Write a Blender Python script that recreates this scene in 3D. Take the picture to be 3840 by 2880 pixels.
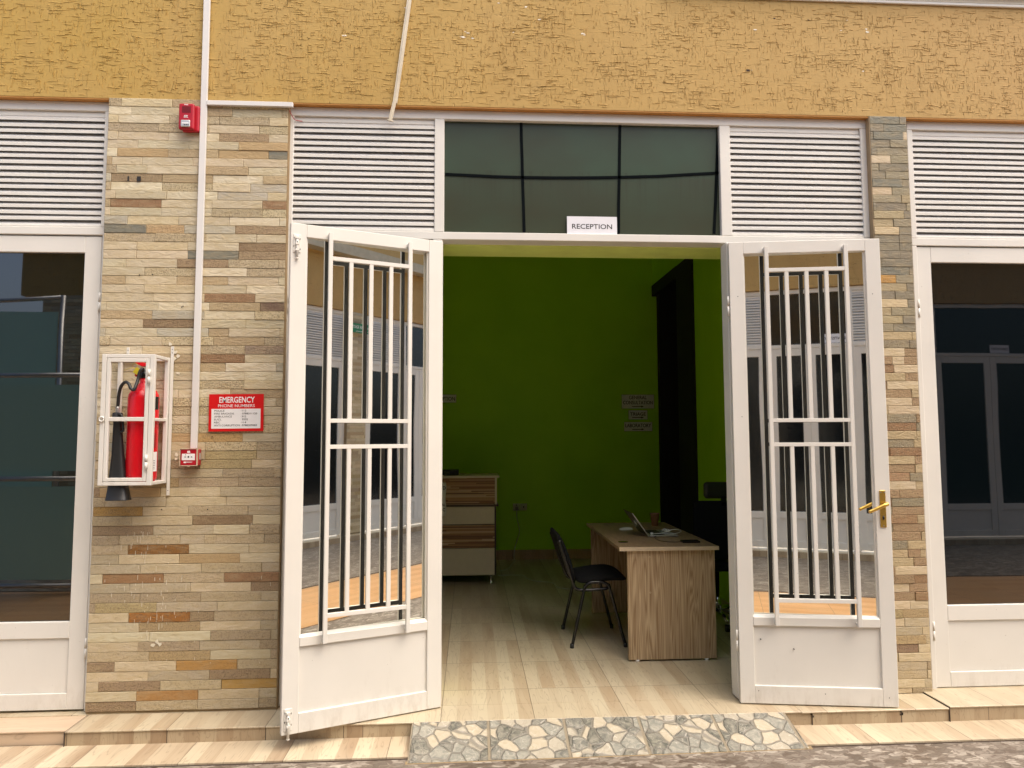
import bpy, bmesh, math, random
from mathutils import Vector, Matrix
random.seed(7)
R = math.radians
sc = bpy.context.scene
for o in list(bpy.data.objects): bpy.data.objects.remove(o)
COL = sc.collection

# ------------------------------------------------------------------ camera
YAW, PITCH, ROLL, FPX = 0.0594503, 0.0735895, -0.0036034, 2647.08
CAM = Vector((0, -4.08, 1.5))
fw = Vector((math.sin(YAW)*math.cos(PITCH), math.cos(YAW)*math.cos(PITCH), math.sin(PITCH)))
rt = Vector((math.cos(YAW), -math.sin(YAW), 0)); up = rt.cross(fw)
r2 = rt*math.cos(ROLL)+up*math.sin(ROLL); u2 = -rt*math.sin(ROLL)+up*math.cos(ROLL)
cd = bpy.data.cameras.new('camera'); cam = bpy.data.objects.new('camera', cd); COL.objects.link(cam)
cd.sensor_width = 36; cd.lens = FPX/3840*36; cd.clip_start = .05; cd.clip_end = 500
cam.matrix_world = Matrix(((r2.x, u2.x, -fw.x, CAM.x), (r2.y, u2.y, -fw.y, CAM.y), (r2.z, u2.z, -fw.z, CAM.z), (0, 0, 0, 1)))
sc.camera = cam

# ------------------------------------------------------------------ light
SUN_EL, SUN_AZ = R(62), R(128)       # soft overcast light from above and behind the camera
w = bpy.data.worlds.new('World'); sc.world = w; w.use_nodes = True
nt = w.node_tree; bg = nt.nodes['Background']
sky = nt.nodes.new('ShaderNodeTexSky'); sky.sky_type = 'NISHITA'; sky.sun_disc = False
sky.sun_elevation = SUN_EL; sky.sun_rotation = SUN_AZ; sky.dust_density = 5; sky.air_density = .8; sky.ozone_density = 0.4
nt.links.new(sky.outputs[0], bg.inputs[0]); bg.inputs[1].default_value = .15
sl = bpy.data.lights.new('sun', 'SUN'); sl.energy = 1.7; sl.angle = R(70); sl.color = (1, .915, .745)
so = bpy.data.objects.new('sun', sl); COL.objects.link(so)
d = -Vector((math.sin(SUN_AZ)*math.cos(SUN_EL), math.cos(SUN_AZ)*math.cos(SUN_EL), math.sin(SUN_EL)))
so.rotation_euler = d.to_track_quat('-Z', 'Y').to_euler()
sc.view_settings.view_transform = 'Standard'; sc.view_settings.look = 'None'
sc.view_settings.exposure = 0.95; sc.view_settings.gamma = 1
sc.cycles.diffuse_bounces = 8; sc.cycles.max_bounces = 12

# ------------------------------------------------------------------ materials
def N(nt, t, **k):
    n = nt.nodes.new(t)
    for a, b in k.items():
        if a.startswith('i_'): n.inputs[a[2:].replace('_', ' ')].default_value = b
        else: setattr(n, a, b)
    return n
class M:
    """small node builder"""
    def __init__(s, name, rough=.5, spec=.5, metal=0):
        s.m = bpy.data.materials.new(name); s.m.use_nodes = True; s.t = s.m.node_tree
        s.b = s.t.nodes['Principled BSDF']; s.b.inputs['Roughness'].default_value = rough
        s.b.inputs['Metallic'].default_value = metal; s.b.inputs['Specular IOR Level'].default_value = spec
        s._p = None
    def pos(s, obj=False):
        if s._p is None:
            s._p = (s.t.nodes.new('ShaderNodeTexCoord').outputs['Object'] if obj else s.t.nodes.new('ShaderNodeNewGeometry').outputs['Position'])
        return s._p
    def L(s, a, b): s.t.links.new(a, b)
    def scale(s, v, sc_, off=(0, 0, 0)):
        n = N(s.t, 'ShaderNodeMapping'); n.inputs['Scale'].default_value = sc_; n.inputs['Location'].default_value = off
        s.L(v, n.inputs['Vector']); return n.outputs[0]
    def noise(s, v, scale=5, detail=4, rough=.55, dist=0):
        n = N(s.t, 'ShaderNodeTexNoise'); n.inputs['Scale'].default_value = scale; n.inputs['Detail'].default_value = detail
        n.inputs['Roughness'].default_value = rough; n.inputs['Distortion'].default_value = dist
        s.L(v, n.inputs['Vector']); return n.outputs['Fac']
    def math(s, op, a, b=None, c=None, clamp=False):
        n = N(s.t, 'ShaderNodeMath', operation=op); n.use_clamp = clamp
        for i, x in enumerate((a, b, c)):
            if x is None: continue
            if isinstance(x, (int, float)): n.inputs[i].default_value = x
            else: s.L(x, n.inputs[i])
        return n.outputs[0]
    def ramp(s, f, stops, interp='LINEAR'):
        n = N(s.t, 'ShaderNodeValToRGB'); cr = n.color_ramp; cr.interpolation = interp
        while len(cr.elements) < len(stops): cr.elements.new(.5)
        for e, (p, c) in zip(cr.elements, stops):
            e.position = p; e.color = (c, c, c, 1) if isinstance(c, (int, float)) else (*c, 1)
        s.L(f, n.inputs[0]); return n.outputs[0]
    def mix(s, f, a, b, mode='MIX'):
        n = N(s.t, 'ShaderNodeMix', data_type='RGBA', blend_type=mode)
        for i, x in ((0, f), (6, a), (7, b)):
            if isinstance(x, (int, float)): n.inputs[i].default_value = x
            elif isinstance(x, tuple): n.inputs[i].default_value = (*x, 1)
            else: s.L(x, n.inputs[i])
        return n.outputs[2]
    def color(s, c):
        if isinstance(c, tuple): s.b.inputs['Base Color'].default_value = (*c, 1)
        else: s.L(c, s.b.inputs['Base Color'])
        return s
    def rough(s, f): s.L(f, s.b.inputs['Roughness']); return s
    def bump(s, h, strength=.3, dist=.01):
        n = N(s.t, 'ShaderNodeBump'); n.inputs['Strength'].default_value = strength; n.inputs['Distance'].default_value = dist
        s.L(h, n.inputs['Height']); s.L(n.outputs[0], s.b.inputs['Normal']); return s

def plain(name, c, rough=.5, metal=0, spec=.5, var=.12, nscale=14, bump=0):
    m = M(name, rough, spec, metal); p = m.pos(True)
    f = m.noise(p, nscale, 5)
    lo = tuple(max(0, x*(1-var)) for x in c); hi = tuple(min(1, x*(1+var*.6)) for x in c)
    m.color(m.mix(m.ramp(f, [(.3, 0.0), (.7, 1.0)]), lo, hi))
    if bump: m.bump(m.noise(p, nscale*8, 3), bump, .002)
    return m.m

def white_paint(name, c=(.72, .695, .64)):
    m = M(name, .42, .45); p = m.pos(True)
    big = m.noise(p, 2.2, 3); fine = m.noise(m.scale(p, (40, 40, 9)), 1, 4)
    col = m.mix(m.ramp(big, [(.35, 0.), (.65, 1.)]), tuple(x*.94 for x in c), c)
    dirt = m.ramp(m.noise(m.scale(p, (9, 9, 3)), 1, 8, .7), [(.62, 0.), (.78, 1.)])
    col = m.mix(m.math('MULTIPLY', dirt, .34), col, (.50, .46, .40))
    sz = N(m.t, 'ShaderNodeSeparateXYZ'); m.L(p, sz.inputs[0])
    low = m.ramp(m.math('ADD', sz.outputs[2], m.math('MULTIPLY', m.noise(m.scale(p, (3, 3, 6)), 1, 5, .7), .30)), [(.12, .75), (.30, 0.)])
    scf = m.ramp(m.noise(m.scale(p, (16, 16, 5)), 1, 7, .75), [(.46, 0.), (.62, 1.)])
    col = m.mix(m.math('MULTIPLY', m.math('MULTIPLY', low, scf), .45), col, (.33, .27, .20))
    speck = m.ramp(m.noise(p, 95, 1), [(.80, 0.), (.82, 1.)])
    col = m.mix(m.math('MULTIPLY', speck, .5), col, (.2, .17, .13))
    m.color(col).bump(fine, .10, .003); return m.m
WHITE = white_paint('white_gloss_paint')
SHADED_WHITE = white_paint('shaded_white_paint', (.56, .54, .515))  # greyer white: shade on the louvre blades put into the colour
WHITE2 = white_paint('white_trunking', (.72, .70, .67))

def stucco():
    m = M('ochre_scratched_stucco', .72, .3); p = m.pos()
    def lines(sx, sz, th, seed, mlo, mhi):
        f = m.noise(m.scale(p, (sx, 3, sz), (seed, 0, seed)), 1, 1.2, .4, .25)
        a = m.math('ABSOLUTE', m.math('SUBTRACT', f, .5))
        l = m.ramp(a, [(0, 1.0), (th, 0.0)])
        k = m.ramp(m.noise(m.scale(p, (sx*1.3, 3, sz*1.3), (seed+9, 0, 4)), 1, 1), [(mlo, 0.), (mhi, 1.)])
        return m.math('MULTIPLY', l, k)
    h1 = lines(3.2, 42, .011, 3, .55, .61); h2 = lines(5, 75, .014, 11, .55, .61)
    v1 = lines(42, 4.5, .011, 5, .54, .60); v2 = lines(75, 8, .014, 17, .55, .61)
    g = m.math('MAXIMUM', m.math('MAXIMUM', h1, h2), m.math('MAXIMUM', v1, v2))
    reg = m.ramp(m.noise(p, 2.3, 2), [(.30, .45), (.55, 1.0)])
    g = m.math('MULTIPLY', g, reg)
    big = m.noise(p, 1.1, 3)
    sep = N(m.t, 'ShaderNodeSeparateXYZ'); m.L(p, sep.inputs[0])
    xf = m.math('MULTIPLY_ADD', sep.outputs[0], .16, .42, clamp=True)
    base = m.mix(xf, (.45, .29, .07), (.475, .305, .118))  # hue drift of the light along the wall painted into the base
    base = m.mix(m.ramp(big, [(.35, 0.), (.7, .6)]), base, (.50, .335, .125))
    base = m.mix(m.ramp(m.noise(m.scale(p, (5, 5, .7)), 1, 5, .6), [(.5, 0.), (.75, .30)]), base, (.33, .20, .07))
    col = m.mix(m.math('MULTIPLY', g, .5), base, (.17, .095, .025))  # scratch lines darkened in colour for groove shade and grime
    pf = m.ramp(m.noise(m.scale(p, (14, 14, 22)), 1, 3), [(.765, 0.), (.775, 1.)])
    col = m.mix(m.math('MULTIPLY', pf, .9), col, (.78, .72, .6))
    h = m.math('SUBTRACT', m.math('MULTIPLY', m.noise(p, 28, 4), .35), g)
    m.color(col).bump(h, .55, .008); return m.m
STUCCO = stucco()
SOFFIT_O = plain('ochre_smooth_render', (.50, .24, .06), .7)

def stone():
    m = M('split_stone_cladding', .62, .35); p = m.pos()
    at = N(m.t, 'ShaderNodeVertexColor', layer_name='tint'); ro = N(m.t, 'ShaderNodeAttribute', attribute_name='relief')
    rel = ro.outputs['Fac']
    n1 = m.noise(m.scale(p, (12, 12, 30)), 1, 5, .6, .6); n2 = m.noise(p, 130, 3, .7)
    c = m.mix(m.ramp(n1, [(.3, 0.), (.72, 1.)]), at.outputs[0], (.9, .86, .75), 'MULTIPLY')
    c2 = m.mix(m.ramp(n1, [(.45, 0.), (.8, .5)]), c, (.50, .40, .24))
    pits = m.math('MULTIPLY', m.ramp(n2, [(.52, 0.), (.60, 1.)]), rel)
    c3 = m.mix(m.math('MULTIPLY', pits, .62), c2, (.13, .09, .05))
    h = m.math('ADD', m.math('MULTIPLY', m.noise(m.scale(p, (20, 20, 45)), 1, 5, .6, 1.0), 1.1),
               m.math('MULTIPLY', m.math('MULTIPLY', n2, rel), 1.2))
    m.color(c3).bump(h, .8, .007); return m.m
STONE = stone()
MORTAR = plain('grey_mortar', (.30, .22, .12), .9)

def wood_tile(name, x0, y0, px, py, swap=False, c1=(.54, .47, .335), c2=(.41, .31, .20), joint=True):
    """glossy floor tile printed with veined stripes; stripes run along y (along x when swap)"""
    m = M(name, .22, .5); p = m.pos()
    sep = N(m.t, 'ShaderNodeSeparateXYZ'); m.L(p, sep.inputs[0])
    X, Y = (sep.outputs[1], sep.outputs[0]) if swap else (sep.outputs[0], sep.outputs[1])
    ox, oy = (y0, x0) if swap else (x0, y0)
    u = m.math('DIVIDE', m.math('SUBTRACT', X, ox), px); v = m.math('DIVIDE', m.math('SUBTRACT', Y, oy), py)
    sid = m.math('FLOOR', m.math('MULTIPLY', u, 6)); 
    comb = N(m.t, 'ShaderNodeCombineXYZ'); m.L(sid, comb.inputs[0]); m.L(m.math('FLOOR', v), comb.inputs[1])
    wn = N(m.t, 'ShaderNodeTexWhiteNoise'); m.L(comb.outputs[0], wn.inputs[0])
    comb2 = N(m.t, 'ShaderNodeCombineXYZ'); m.L(m.math('FLOOR', u), comb2.inputs[0]); m.L(m.math('FLOOR', v), comb2.inputs[1])
    wt = N(m.t, 'ShaderNodeTexWhiteNoise'); m.L(comb2.outputs[0], wt.inputs[0])
    off = m.math('MULTIPLY', wn.outputs[0], 7.)
    cv = N(m.t, 'ShaderNodeCombineXYZ'); m.L(m.math('ADD', m.math('MULTIPLY', X, 18), off), cv.inputs[0])
    m.L(m.math('MULTIPLY', Y, 1.8), cv.inputs[1]); m.L(m.math('MULTIPLY', sep.outputs[2], 5.), cv.inputs[2])
    vein = m.noise(cv.outputs[0], 1, 2, .5, .25)
    rings = m.math('ABSOLUTE', m.math('SUBTRACT', m.math('FRACT', m.math('MULTIPLY', vein, 8)), .5))
    vl = m.ramp(rings, [(0, 1.), (.09, 0.)])
    alt = m.math('ADD', m.math('MULTIPLY', m.math('MODULO', m.math('ABSOLUTE', sid), 2.), .40), m.math('MULTIPLY', wn.outputs[0], .60))
    col = m.mix(m.ramp(alt, [(.15, 0.), (.85, 1.)]), c1, c2)
    col = m.mix(m.ramp(vein, [(.35, .0), (.7, .5)]), col, tuple(x*1.06 for x in c1))
    col = m.mix(m.math('MULTIPLY', vl, .5), col, tuple(x*.62 for x in c2))
    col = m.mix(m.math('MULTIPLY', wt.outputs[0], .10), col, (.45, .33, .2))
    dirt = m.ramp(m.noise(p, 3.5, 6, .65), [(.45, 0.), (.8, .30)])
    col = m.mix(dirt, col, (.36, .29, .2))
    if joint:
        def jl(t, per):
            fr = m.math('FRACT', t); e = m.math('MINIMUM', fr, m.math('SUBTRACT', 1., fr))
            return m.math('LESS_THAN', e, .0020/per)
        j = m.math('MAXIMUM', jl(u, px), jl(v, py))
        col = m.mix(m.math('MULTIPLY', j, .75), col, (.10, .07, .045))
        m.b.inputs['Roughness'].default_value = .30
    m.color(col); return m.m
FLOOR_T = wood_tile('striped_floor_tile', -.154, .232, .5, .5)
STEP_T = wood_tile('striped_step_tile', -.06, -9.77, .5, 10)
RISER_T = wood_tile('striped_riser_tile', -.06, -9.77, .5, 10, c1=(.44, .35, .23), c2=(.30, .205, .12))
RISER_P = wood_tile('striped_riser_tile_offset', -.14, -9.77, .5, 10, c1=(.44, .35, .23), c2=(.30, .205, .12))
TREAD_T = wood_tile('striped_tread_tile', -.41, -9.5, .5, 10, c1=(.60, .515, .37), c2=(.38, .275, .18))
LEFT_T = wood_tile('lengthwise_step_tile', -2.57, -9.77, 10, .5, swap=True, c1=(.62, .48, .34), c2=(.52, .38, .26))
ORANGE_T = wood_tile('orange_wood_tile', 0, -2.2, .6, .6, swap=True, c1=(.62, .36, .17), c2=(.50, .26, .10))
GROUT = plain('dark_grout', (.07, .05, .035), .9)

def paving():
    m = M('mottled_brown_paving', .38, .5); p = m.pos()
    q = m.scale(p, (11, 22, 1)); wob = N(m.t, 'ShaderNodeTexNoise'); wob.inputs['Scale'].default_value = 1.2; m.L(q, wob.inputs['Vector'])
    vm = N(m.t, 'ShaderNodeVectorMath', operation='MULTIPLY_ADD'); m.L(wob.outputs['Color'], vm.inputs[0]); vm.inputs[1].default_value = (2.2, 2.2, 0); m.L(q, vm.inputs[2])
    vo = N(m.t, 'ShaderNodeTexVoronoi', feature='DISTANCE_TO_EDGE'); vo.inputs['Scale'].default_value = 1.6; m.L(vm.outputs[0], vo.inputs['Vector'])
    vc = N(m.t, 'ShaderNodeTexVoronoi'); vc.inputs['Scale'].default_value = 1.6; m.L(vm.outputs[0], vc.inputs['Vector'])
    sp = N(m.t, 'ShaderNodeSeparateColor'); m.L(vc.outputs['Color'], sp.inputs[0])
    n = m.noise(vm.outputs[0], 3, 6, .7)
    c = m.ramp(m.math('ADD', m.math('MULTIPLY', sp.outputs[0], .5), m.math('MULTIPLY', n, .55)), [(.22, (.09, .07, .052)), (.45, (.18, .15, .12)), (.66, (.30, .26, .215)), (.88, (.50, .45, .38))])
    c = m.mix(m.ramp(vo.outputs['Distance'], [(0., .75), (.14, 0.)]), c, (.10, .065, .045))
    m.color(c).bump(n, .25, .004); return m.m
PAVING = paving()

def pebble_tile():
    m = M('crazy_paving_tile', .45, .4); p = m.pos()
    sep = N(m.t, 'ShaderNodeSeparateXYZ'); m.L(p, sep.inputs[0])
    t = m.math('DIVIDE', m.math('SUBTRACT', sep.outputs[0], -.303), .4)
    tid = m.math('FLOOR', t); fx = m.math('FRACT', t)
    rep = m.math('MODULO', m.math('ADD', tid, 6.), 3.)
    cv = N(m.t, 'ShaderNodeCombineXYZ'); m.L(m.math('MULTIPLY', fx, .4), cv.inputs[0]); m.L(sep.outputs[1], cv.inputs[1]); m.L(m.math('MULTIPLY', rep, 3.), cv.inputs[2])
    nz = N(m.t, 'ShaderNodeTexNoise'); nz.inputs['Scale'].default_value = 9; m.L(cv.outputs[0], nz.inputs['Vector'])
    vm = N(m.t, 'ShaderNodeVectorMath', operation='MULTIPLY_ADD'); m.L(nz.outputs['Color'], vm.inputs[0]); vm.inputs[1].default_value = (.05, .05, 0); m.L(cv.outputs[0], vm.inputs[2])
    vo = N(m.t, 'ShaderNodeTexVoronoi', feature='DISTANCE_TO_EDGE'); vo.inputs['Scale'].default_value = 12.5; m.L(vm.outputs[0], vo.inputs['Vector']); vo.inputs['Randomness'].default_value = .9
    vc = N(m.t, 'ShaderNodeTexVoronoi'); vc.inputs['Scale'].default_value = 12.5; m.L(vm.outputs[0], vc.inputs['Vector']); vc.inputs['Randomness'].default_value = .9
    sp = N(m.t, 'ShaderNodeSeparateColor'); m.L(vc.outputs['Color'], sp.inputs[0])
    n = m.noise(p, 22, 5, .6, 1.5)
    c = m.ramp(sp.outputs[0], [(0, (.085, .087, .072)), (.22, (.21, .208, .178)), (.46, (.42, .36, .26)), (.66, (.35, .31, .24)), (.82, (.13, .13, .112))], 'CONSTANT')
    c = m.mix(m.ramp(n, [(.35, 0.), (.7, .45)]), c, (.55, .5, .4))
    vein = m.ramp(m.math('ABSOLUTE', m.math('SUBTRACT', m.noise(p, 16, 2, .5, 1.), .5)), [(0, .5), (.012, 0.)])
    c = m.mix(vein, c, (.65, .6, .52))
    ed = m.ramp(vo.outputs['Distance'], [(.02, 1.), (.075, 0.)])
    c = m.mix(m.math('MULTIPLY', ed, .8), c, (.22, .20, .165))
    e = m.math('MINIMUM', fx, m.math('SUBTRACT', 1., fx)); j = m.ramp(e, [(.014, 1.), (.026, 0.)])
    c = m.mix(m.math('MULTIPLY', j, .9), c, (.26, .215, .15))
    c = m.mix(m.ramp(sep.outputs[1], [(0, 0.), (1, 0.)]), c, (.3, .25, .18))
    h = m.math('SUBTRACT', m.math('MULTIPLY', n, .2), m.math('MAXIMUM', ed, j))
    m.color(c).bump(h, .8, .008); return m.m
PEBBLE = pebble_tile()

def glass(name, base, ior, tint=(1, 1, 1), metal=0, rough=.015, wave=.02, dirt=0):
    m = M(name, rough, .5, metal); m.b.inputs['IOR'].default_value = ior
    p = m.pos(True)
    col = base
    if dirt:
        n = m.noise(m.scale(p, (8, 8, 1.2)), 1, 6, .65)
        col = m.mix(m.math('MULTIPLY', m.ramp(n, [(.5, 0.), (.8, 1.)]), dirt), base, (.30, .32, .27))
    m.color(col)
    if wave: m.bump(m.noise(m.scale(p, (1.6, 1.6, 1.0)), 1, 1), wave, .05)
    return m.m
DARKGLASS = glass('dark_tinted_glass', (.002, .004, .005), 2.05)
MIRRORGLASS = glass('reflective_tinted_glass', (.98, .99, .92), 1.5, metal=1, wave=.02)
OPPGLASS = plain('smoked_glass', (.006, .008, .010), .12)
def transom_glass():
    m = M('painted_reflection_glass', .25, .25); p = m.pos()  # reflected canopy tones and streaks painted into the glass colour
    n = m.noise(m.scale(p, (1.2, 1.2, 1.8)), 1, 3)
    c = m.ramp(n, [(.35, (.046, .054, .034)), (.65, (.048, .074, .048))])
    sep = N(m.t, 'ShaderNodeSeparateXYZ'); m.L(p, sep.inputs[0])
    st = m.ramp(m.noise(m.scale(p, (45, 1, 1.2)), 1, 3), [(.5, 0.), (.72, 1.)])
    low = m.ramp(m.math('SUBTRACT', 3.10, sep.outputs[2]), [(-.01, 0.), (.0, .45), (.28, 0.)])
    c = m.mix(m.math('MULTIPLY', st, low), c, (.035, .035, .022))
    c = m.mix(m.ramp(m.math('SUBTRACT', 3.08, sep.outputs[2]), [(0., 0.), (.02, .28)]), c, (.045, .042, .028))
    m.color(c); return m.m
TRGLASS = transom_glass()

GREEN = M('green_wall_paint', .5, .35)
_p = GREEN.pos(); GREEN.color(GREEN.mix(GREEN.ramp(GREEN.noise(_p, 1.5, 3), [(.3, 0.), (.7, 1.)]), (.38, .72, .012), (.45, .80, .020))).bump(GREEN.noise(_p, 70, 3), .12, .003)
GREEN = GREEN.m
LIME = plain('lime_beam_paint', (.72, .84, .24), .45, var=.1, nscale=6)
CEIL = plain('white_ceiling_paint', (.75, .75, .7), .8)
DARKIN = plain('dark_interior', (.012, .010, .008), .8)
BLACK = plain('black_rubber', (.012, .012, .013), .45)
BLACKG = plain('black_gloss_plastic', (.008, .008, .009), .22)
FABRIC = plain('black_fabric', (.010, .010, .011), .95, nscale=200, var=.5, bump=.3, spec=.2)
RED = plain('fire_red_enamel', (.62, .004, .012), .24, var=.06)
REDSIGN = plain('red_sign_print', (.63, .003, .004), .4, var=.04)
REDPL = plain('dark_red_plastic', (.42, .006, .018), .35, var=.06)
SIGNW = plain('white_print', (.80, .79, .78), .5, var=.03)
MATBLACK = plain('matt_black', (.004, .006, .007), .9, spec=.05)
INK = plain('black_ink', (.015, .013, .013), .6)
STEEL = plain('galvanised_steel', (.5, .49, .46), .35, metal=.9)
CHROME = plain('chrome', (.75, .75, .72), .12, metal=1)
BRASS = plain('satin_brass', (.62, .40, .09), .32, metal=.85, var=.15)
PAPER = plain('white_paper', (.74, .74, .78), .8, var=.04)
SIGNIN = plain('laminated_white_paper', (.80, .80, .74), .4, var=.05)
CLEAR = plain('clear_lens', (.62, .60, .55), .12, metal=.5)
YELLOW = plain('yellow_tag', (.65, .55, .03), .5)
CORDW = plain('white_cable', (.62, .62, .58), .4)
KRAFT = plain('brown_paper_cup', (.40, .20, .10), .7)
GREENSIGN = plain('green_sign_print', (.01, .20, .08), .4)
ALU = plain('brushed_aluminium', (.60, .60, .60), .3, metal=.9)
REDWIRE = plain('red_wire', (.45, .02, .03), .4)
CREAM = plain('cream_laminate', (.66, .58, .43), .35, var=.05)

def laminate(name, axis, c1, c2, dens=55):
    m = M(name, .38, .45); p = m.pos(True)
    s = {'z': (15, 15, .55), 'y': (14, 1.1, 14)}[axis]
    w_ = m.noise(m.scale(p, s), 1, 2.5, .5, .8)
    r = m.math('ABSOLUTE', m.math('SUBTRACT', m.math('FRACT', m.math('MULTIPLY', w_, 15)), .5))
    f = m.noise(m.scale(p, tuple(x*9 for x in s)), 1, 4)
    c = m.mix(m.ramp(r, [(.05, 0.), (.45, 1.)]), c1, c2)
    c = m.mix(m.math('MULTIPLY', f, .4), c, tuple(x*.6 for x in c1))
    m.color(c); return m.m
DESKV = laminate('walnut_laminate_upright', 'z', (.30, .19, .10), (.56, .42, .26))
DESKH = laminate('walnut_laminate_top', 'y', (.24, .15, .085), (.38, .26, .155))
def strip_lam():
    m = M('striped_wood_laminate', .4, .45); p = m.pos(True)
    sep = N(m.t, 'ShaderNodeSeparateXYZ'); m.L(p, sep.inputs[0])
    zi = m.math('FLOOR', m.math('MULTIPLY', sep.outputs[2], 88)); wz = N(m.t, 'ShaderNodeTexWhiteNoise', noise_dimensions='1D'); m.L(zi, wz.inputs['W'])
    xi = m.math('FLOOR', m.math('ADD', m.math('MULTIPLY', sep.outputs[0], 1.6), m.math('MULTIPLY', wz.outputs[0], 5)))
    cv = N(m.t, 'ShaderNodeCombineXYZ'); m.L(xi, cv.inputs[0]); m.L(zi, cv.inputs[1])
    wn = N(m.t, 'ShaderNodeTexWhiteNoise'); m.L(cv.outputs[0], wn.inputs[0])
    m.color(m.ramp(wn.outputs[0], [(0, (.12, .045, .015)), (.3, (.27, .12, .04)), (.55, (.40, .21, .08)), (.8, (.56, .38, .22))])); return m.m
STRIP = strip_lam()

# ------------------------------------------------------------------ mesh helpers
class MB:
    def __init__(s): s.v = []; s.f = []; s.mi = []; s.sm = []
    def add(s, vs, fs, mi=0, smooth=False):
        b = len(s.v); s.v += [tuple(x) for x in vs]
        for f in fs: s.f.append(tuple(b+i for i in f)); s.mi.append(mi); s.sm.append(smooth)
        return s
    def box(s, x0, x1, y0, y1, z0, z1, mi=0, mat=None):
        if x0 > x1: x0, x1 = x1, x0
        if y0 > y1: y0, y1 = y1, y0
        if z0 > z1: z0, z1 = z1, z0
        vs = [Vector(p) for p in ((x0, y0, z0), (x1, y0, z0), (x1, y1, z0), (x0, y1, z0), (x0, y0, z1), (x1, y0, z1), (x1, y1, z1), (x0, y1, z1))]
        if mat: vs = [mat @ p for p in vs]
        return s.add(vs, [(0, 3, 2, 1), (4, 5, 6, 7), (0, 1, 5, 4), (1, 2, 6, 5), (2, 3, 7, 6), (3, 0, 4, 7)], mi)
    def prism(s, prof, a0, a1, axis='x', mi=0):
        """profile of 2-D points swept along an axis; prof in (y,z) for x, (x,z) for y, (x,y) for z"""
        n = len(prof)
        def P(q, a): return {'x': (a, q[0], q[1]), 'y': (q[0], a, q[1]), 'z': (q[0], q[1], a)}[axis]
        vs = [P(q, a0) for q in prof]+[P(q, a1) for q in prof]
        fs = [tuple(range(n))[::-1], tuple(range(n, 2*n))]+[(i, (i+1) % n, n+(i+1) % n, n+i) for i in range(n)]
        return s.add(vs, fs, mi)
    def tube(s, pts, r, n=10, mi=0, caps=True):
        pts = [Vector(p) for p in pts]; rs = r if isinstance(r, (list, tuple)) else [r]*len(pts)
        vs = []; nrm = None
        for i, p in enumerate(pts):
            t = (pts[min(i+1, len(pts)-1)]-pts[max(i-1, 0)]).normalized()
            if nrm is None: nrm = t.orthogonal().normalized()
            nrm = (nrm-t*nrm.dot(t)).normalized(); bn = t.cross(nrm)
            for k in range(n):
                a = 2*math.pi*k/n; vs.append(p+(nrm*math.cos(a)+bn*math.sin(a))*rs[i])
        fs = [(i*n+k, i*n+(k+1) % n, (i+1)*n+(k+1) % n, (i+1)*n+k) for i in range(len(pts)-1) for k in range(n)]
        s.add(vs, fs, mi, True)
        if caps:
            m = len(s.v)-len(vs); s.f += [tuple(m+k for k in range(n))[::-1], tuple(m+(len(pts)-1)*n+k for k in range(n))]; s.mi += [mi, mi]; s.sm += [False, False]
        return s
    def lathe(s, prof, c=(0, 0, 0), n=28, mi=0):
        vs = []; 
        for r, z in prof:
            for k in range(n):
                a = 2*math.pi*k/n; vs.append((c[0]+r*math.cos(a), c[1]+r*math.sin(a), c[2]+z))
        fs = [(i*n+k, i*n+(k+1) % n, (i+1)*n+(k+1) % n, (i+1)*n+k) for i in range(len(prof)-1) for k in range(n)]
        fs += [tuple(range(n))[::-1], tuple((len(prof)-1)*n+k for k in range(n))]
        return s.add(vs, fs, mi, True)
    def build(s, name, mats, parent=None, bevel=0, seg=1, xf=None):
        me = bpy.data.meshes.new(name); me.from_pydata(s.v, [], s.f)
        for m in (mats if isinstance(mats, (list, tuple)) else [mats]): me.materials.append(m)
        me.polygons.foreach_set('material_index', s.mi); me.polygons.foreach_set('use_smooth', s.sm)
        bm = bmesh.new(); bm.from_mesh(me); bmesh.ops.recalc_face_normals(bm, faces=bm.faces); bm.to_mesh(me); bm.free()
        if xf: me.transform(xf)
        o = bpy.data.objects.new(name, me); COL.objects.link(o); o.parent = parent
        if bevel:
            b = o.modifiers.new('bevel', 'BEVEL'); b.width = bevel; b.segments = seg; b.limit_method = 'ANGLE'; b.angle_limit = R(40); b.harden_normals = False
        return o
def tag(o, label=None, cat=None, group=None, kind=None):
    if label: o['label'] = label
    if cat: o['category'] = cat
    if group: o['group'] = group
    if kind: o['kind'] = kind
    return o
def empty(name, loc=(0, 0, 0), rz=0, label=None, cat=None, group=None):
    o = bpy.data.objects.new(name, None); COL.objects.link(o); o.location = loc; o.rotation_euler = (0, 0, rz); o.empty_display_size = .1
    return tag(o, label, cat, group)
def spline(pts, n=8):
    """Catmull-Rom through points"""
    P = [Vector(p) for p in pts]; P = [P[0]]+P+[P[-1]]; out = []
    for i in range(1, len(P)-2):
        for k in range(n):
            t = k/n; a, b, c, d_ = P[i-1:i+3]
            out.append(.5*((2*b)+(c-a)*t+(2*a-5*b+4*c-d_)*t*t+(-a+3*b-3*c+d_)*t**3))
    out.append(P[-2]); return out
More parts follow.
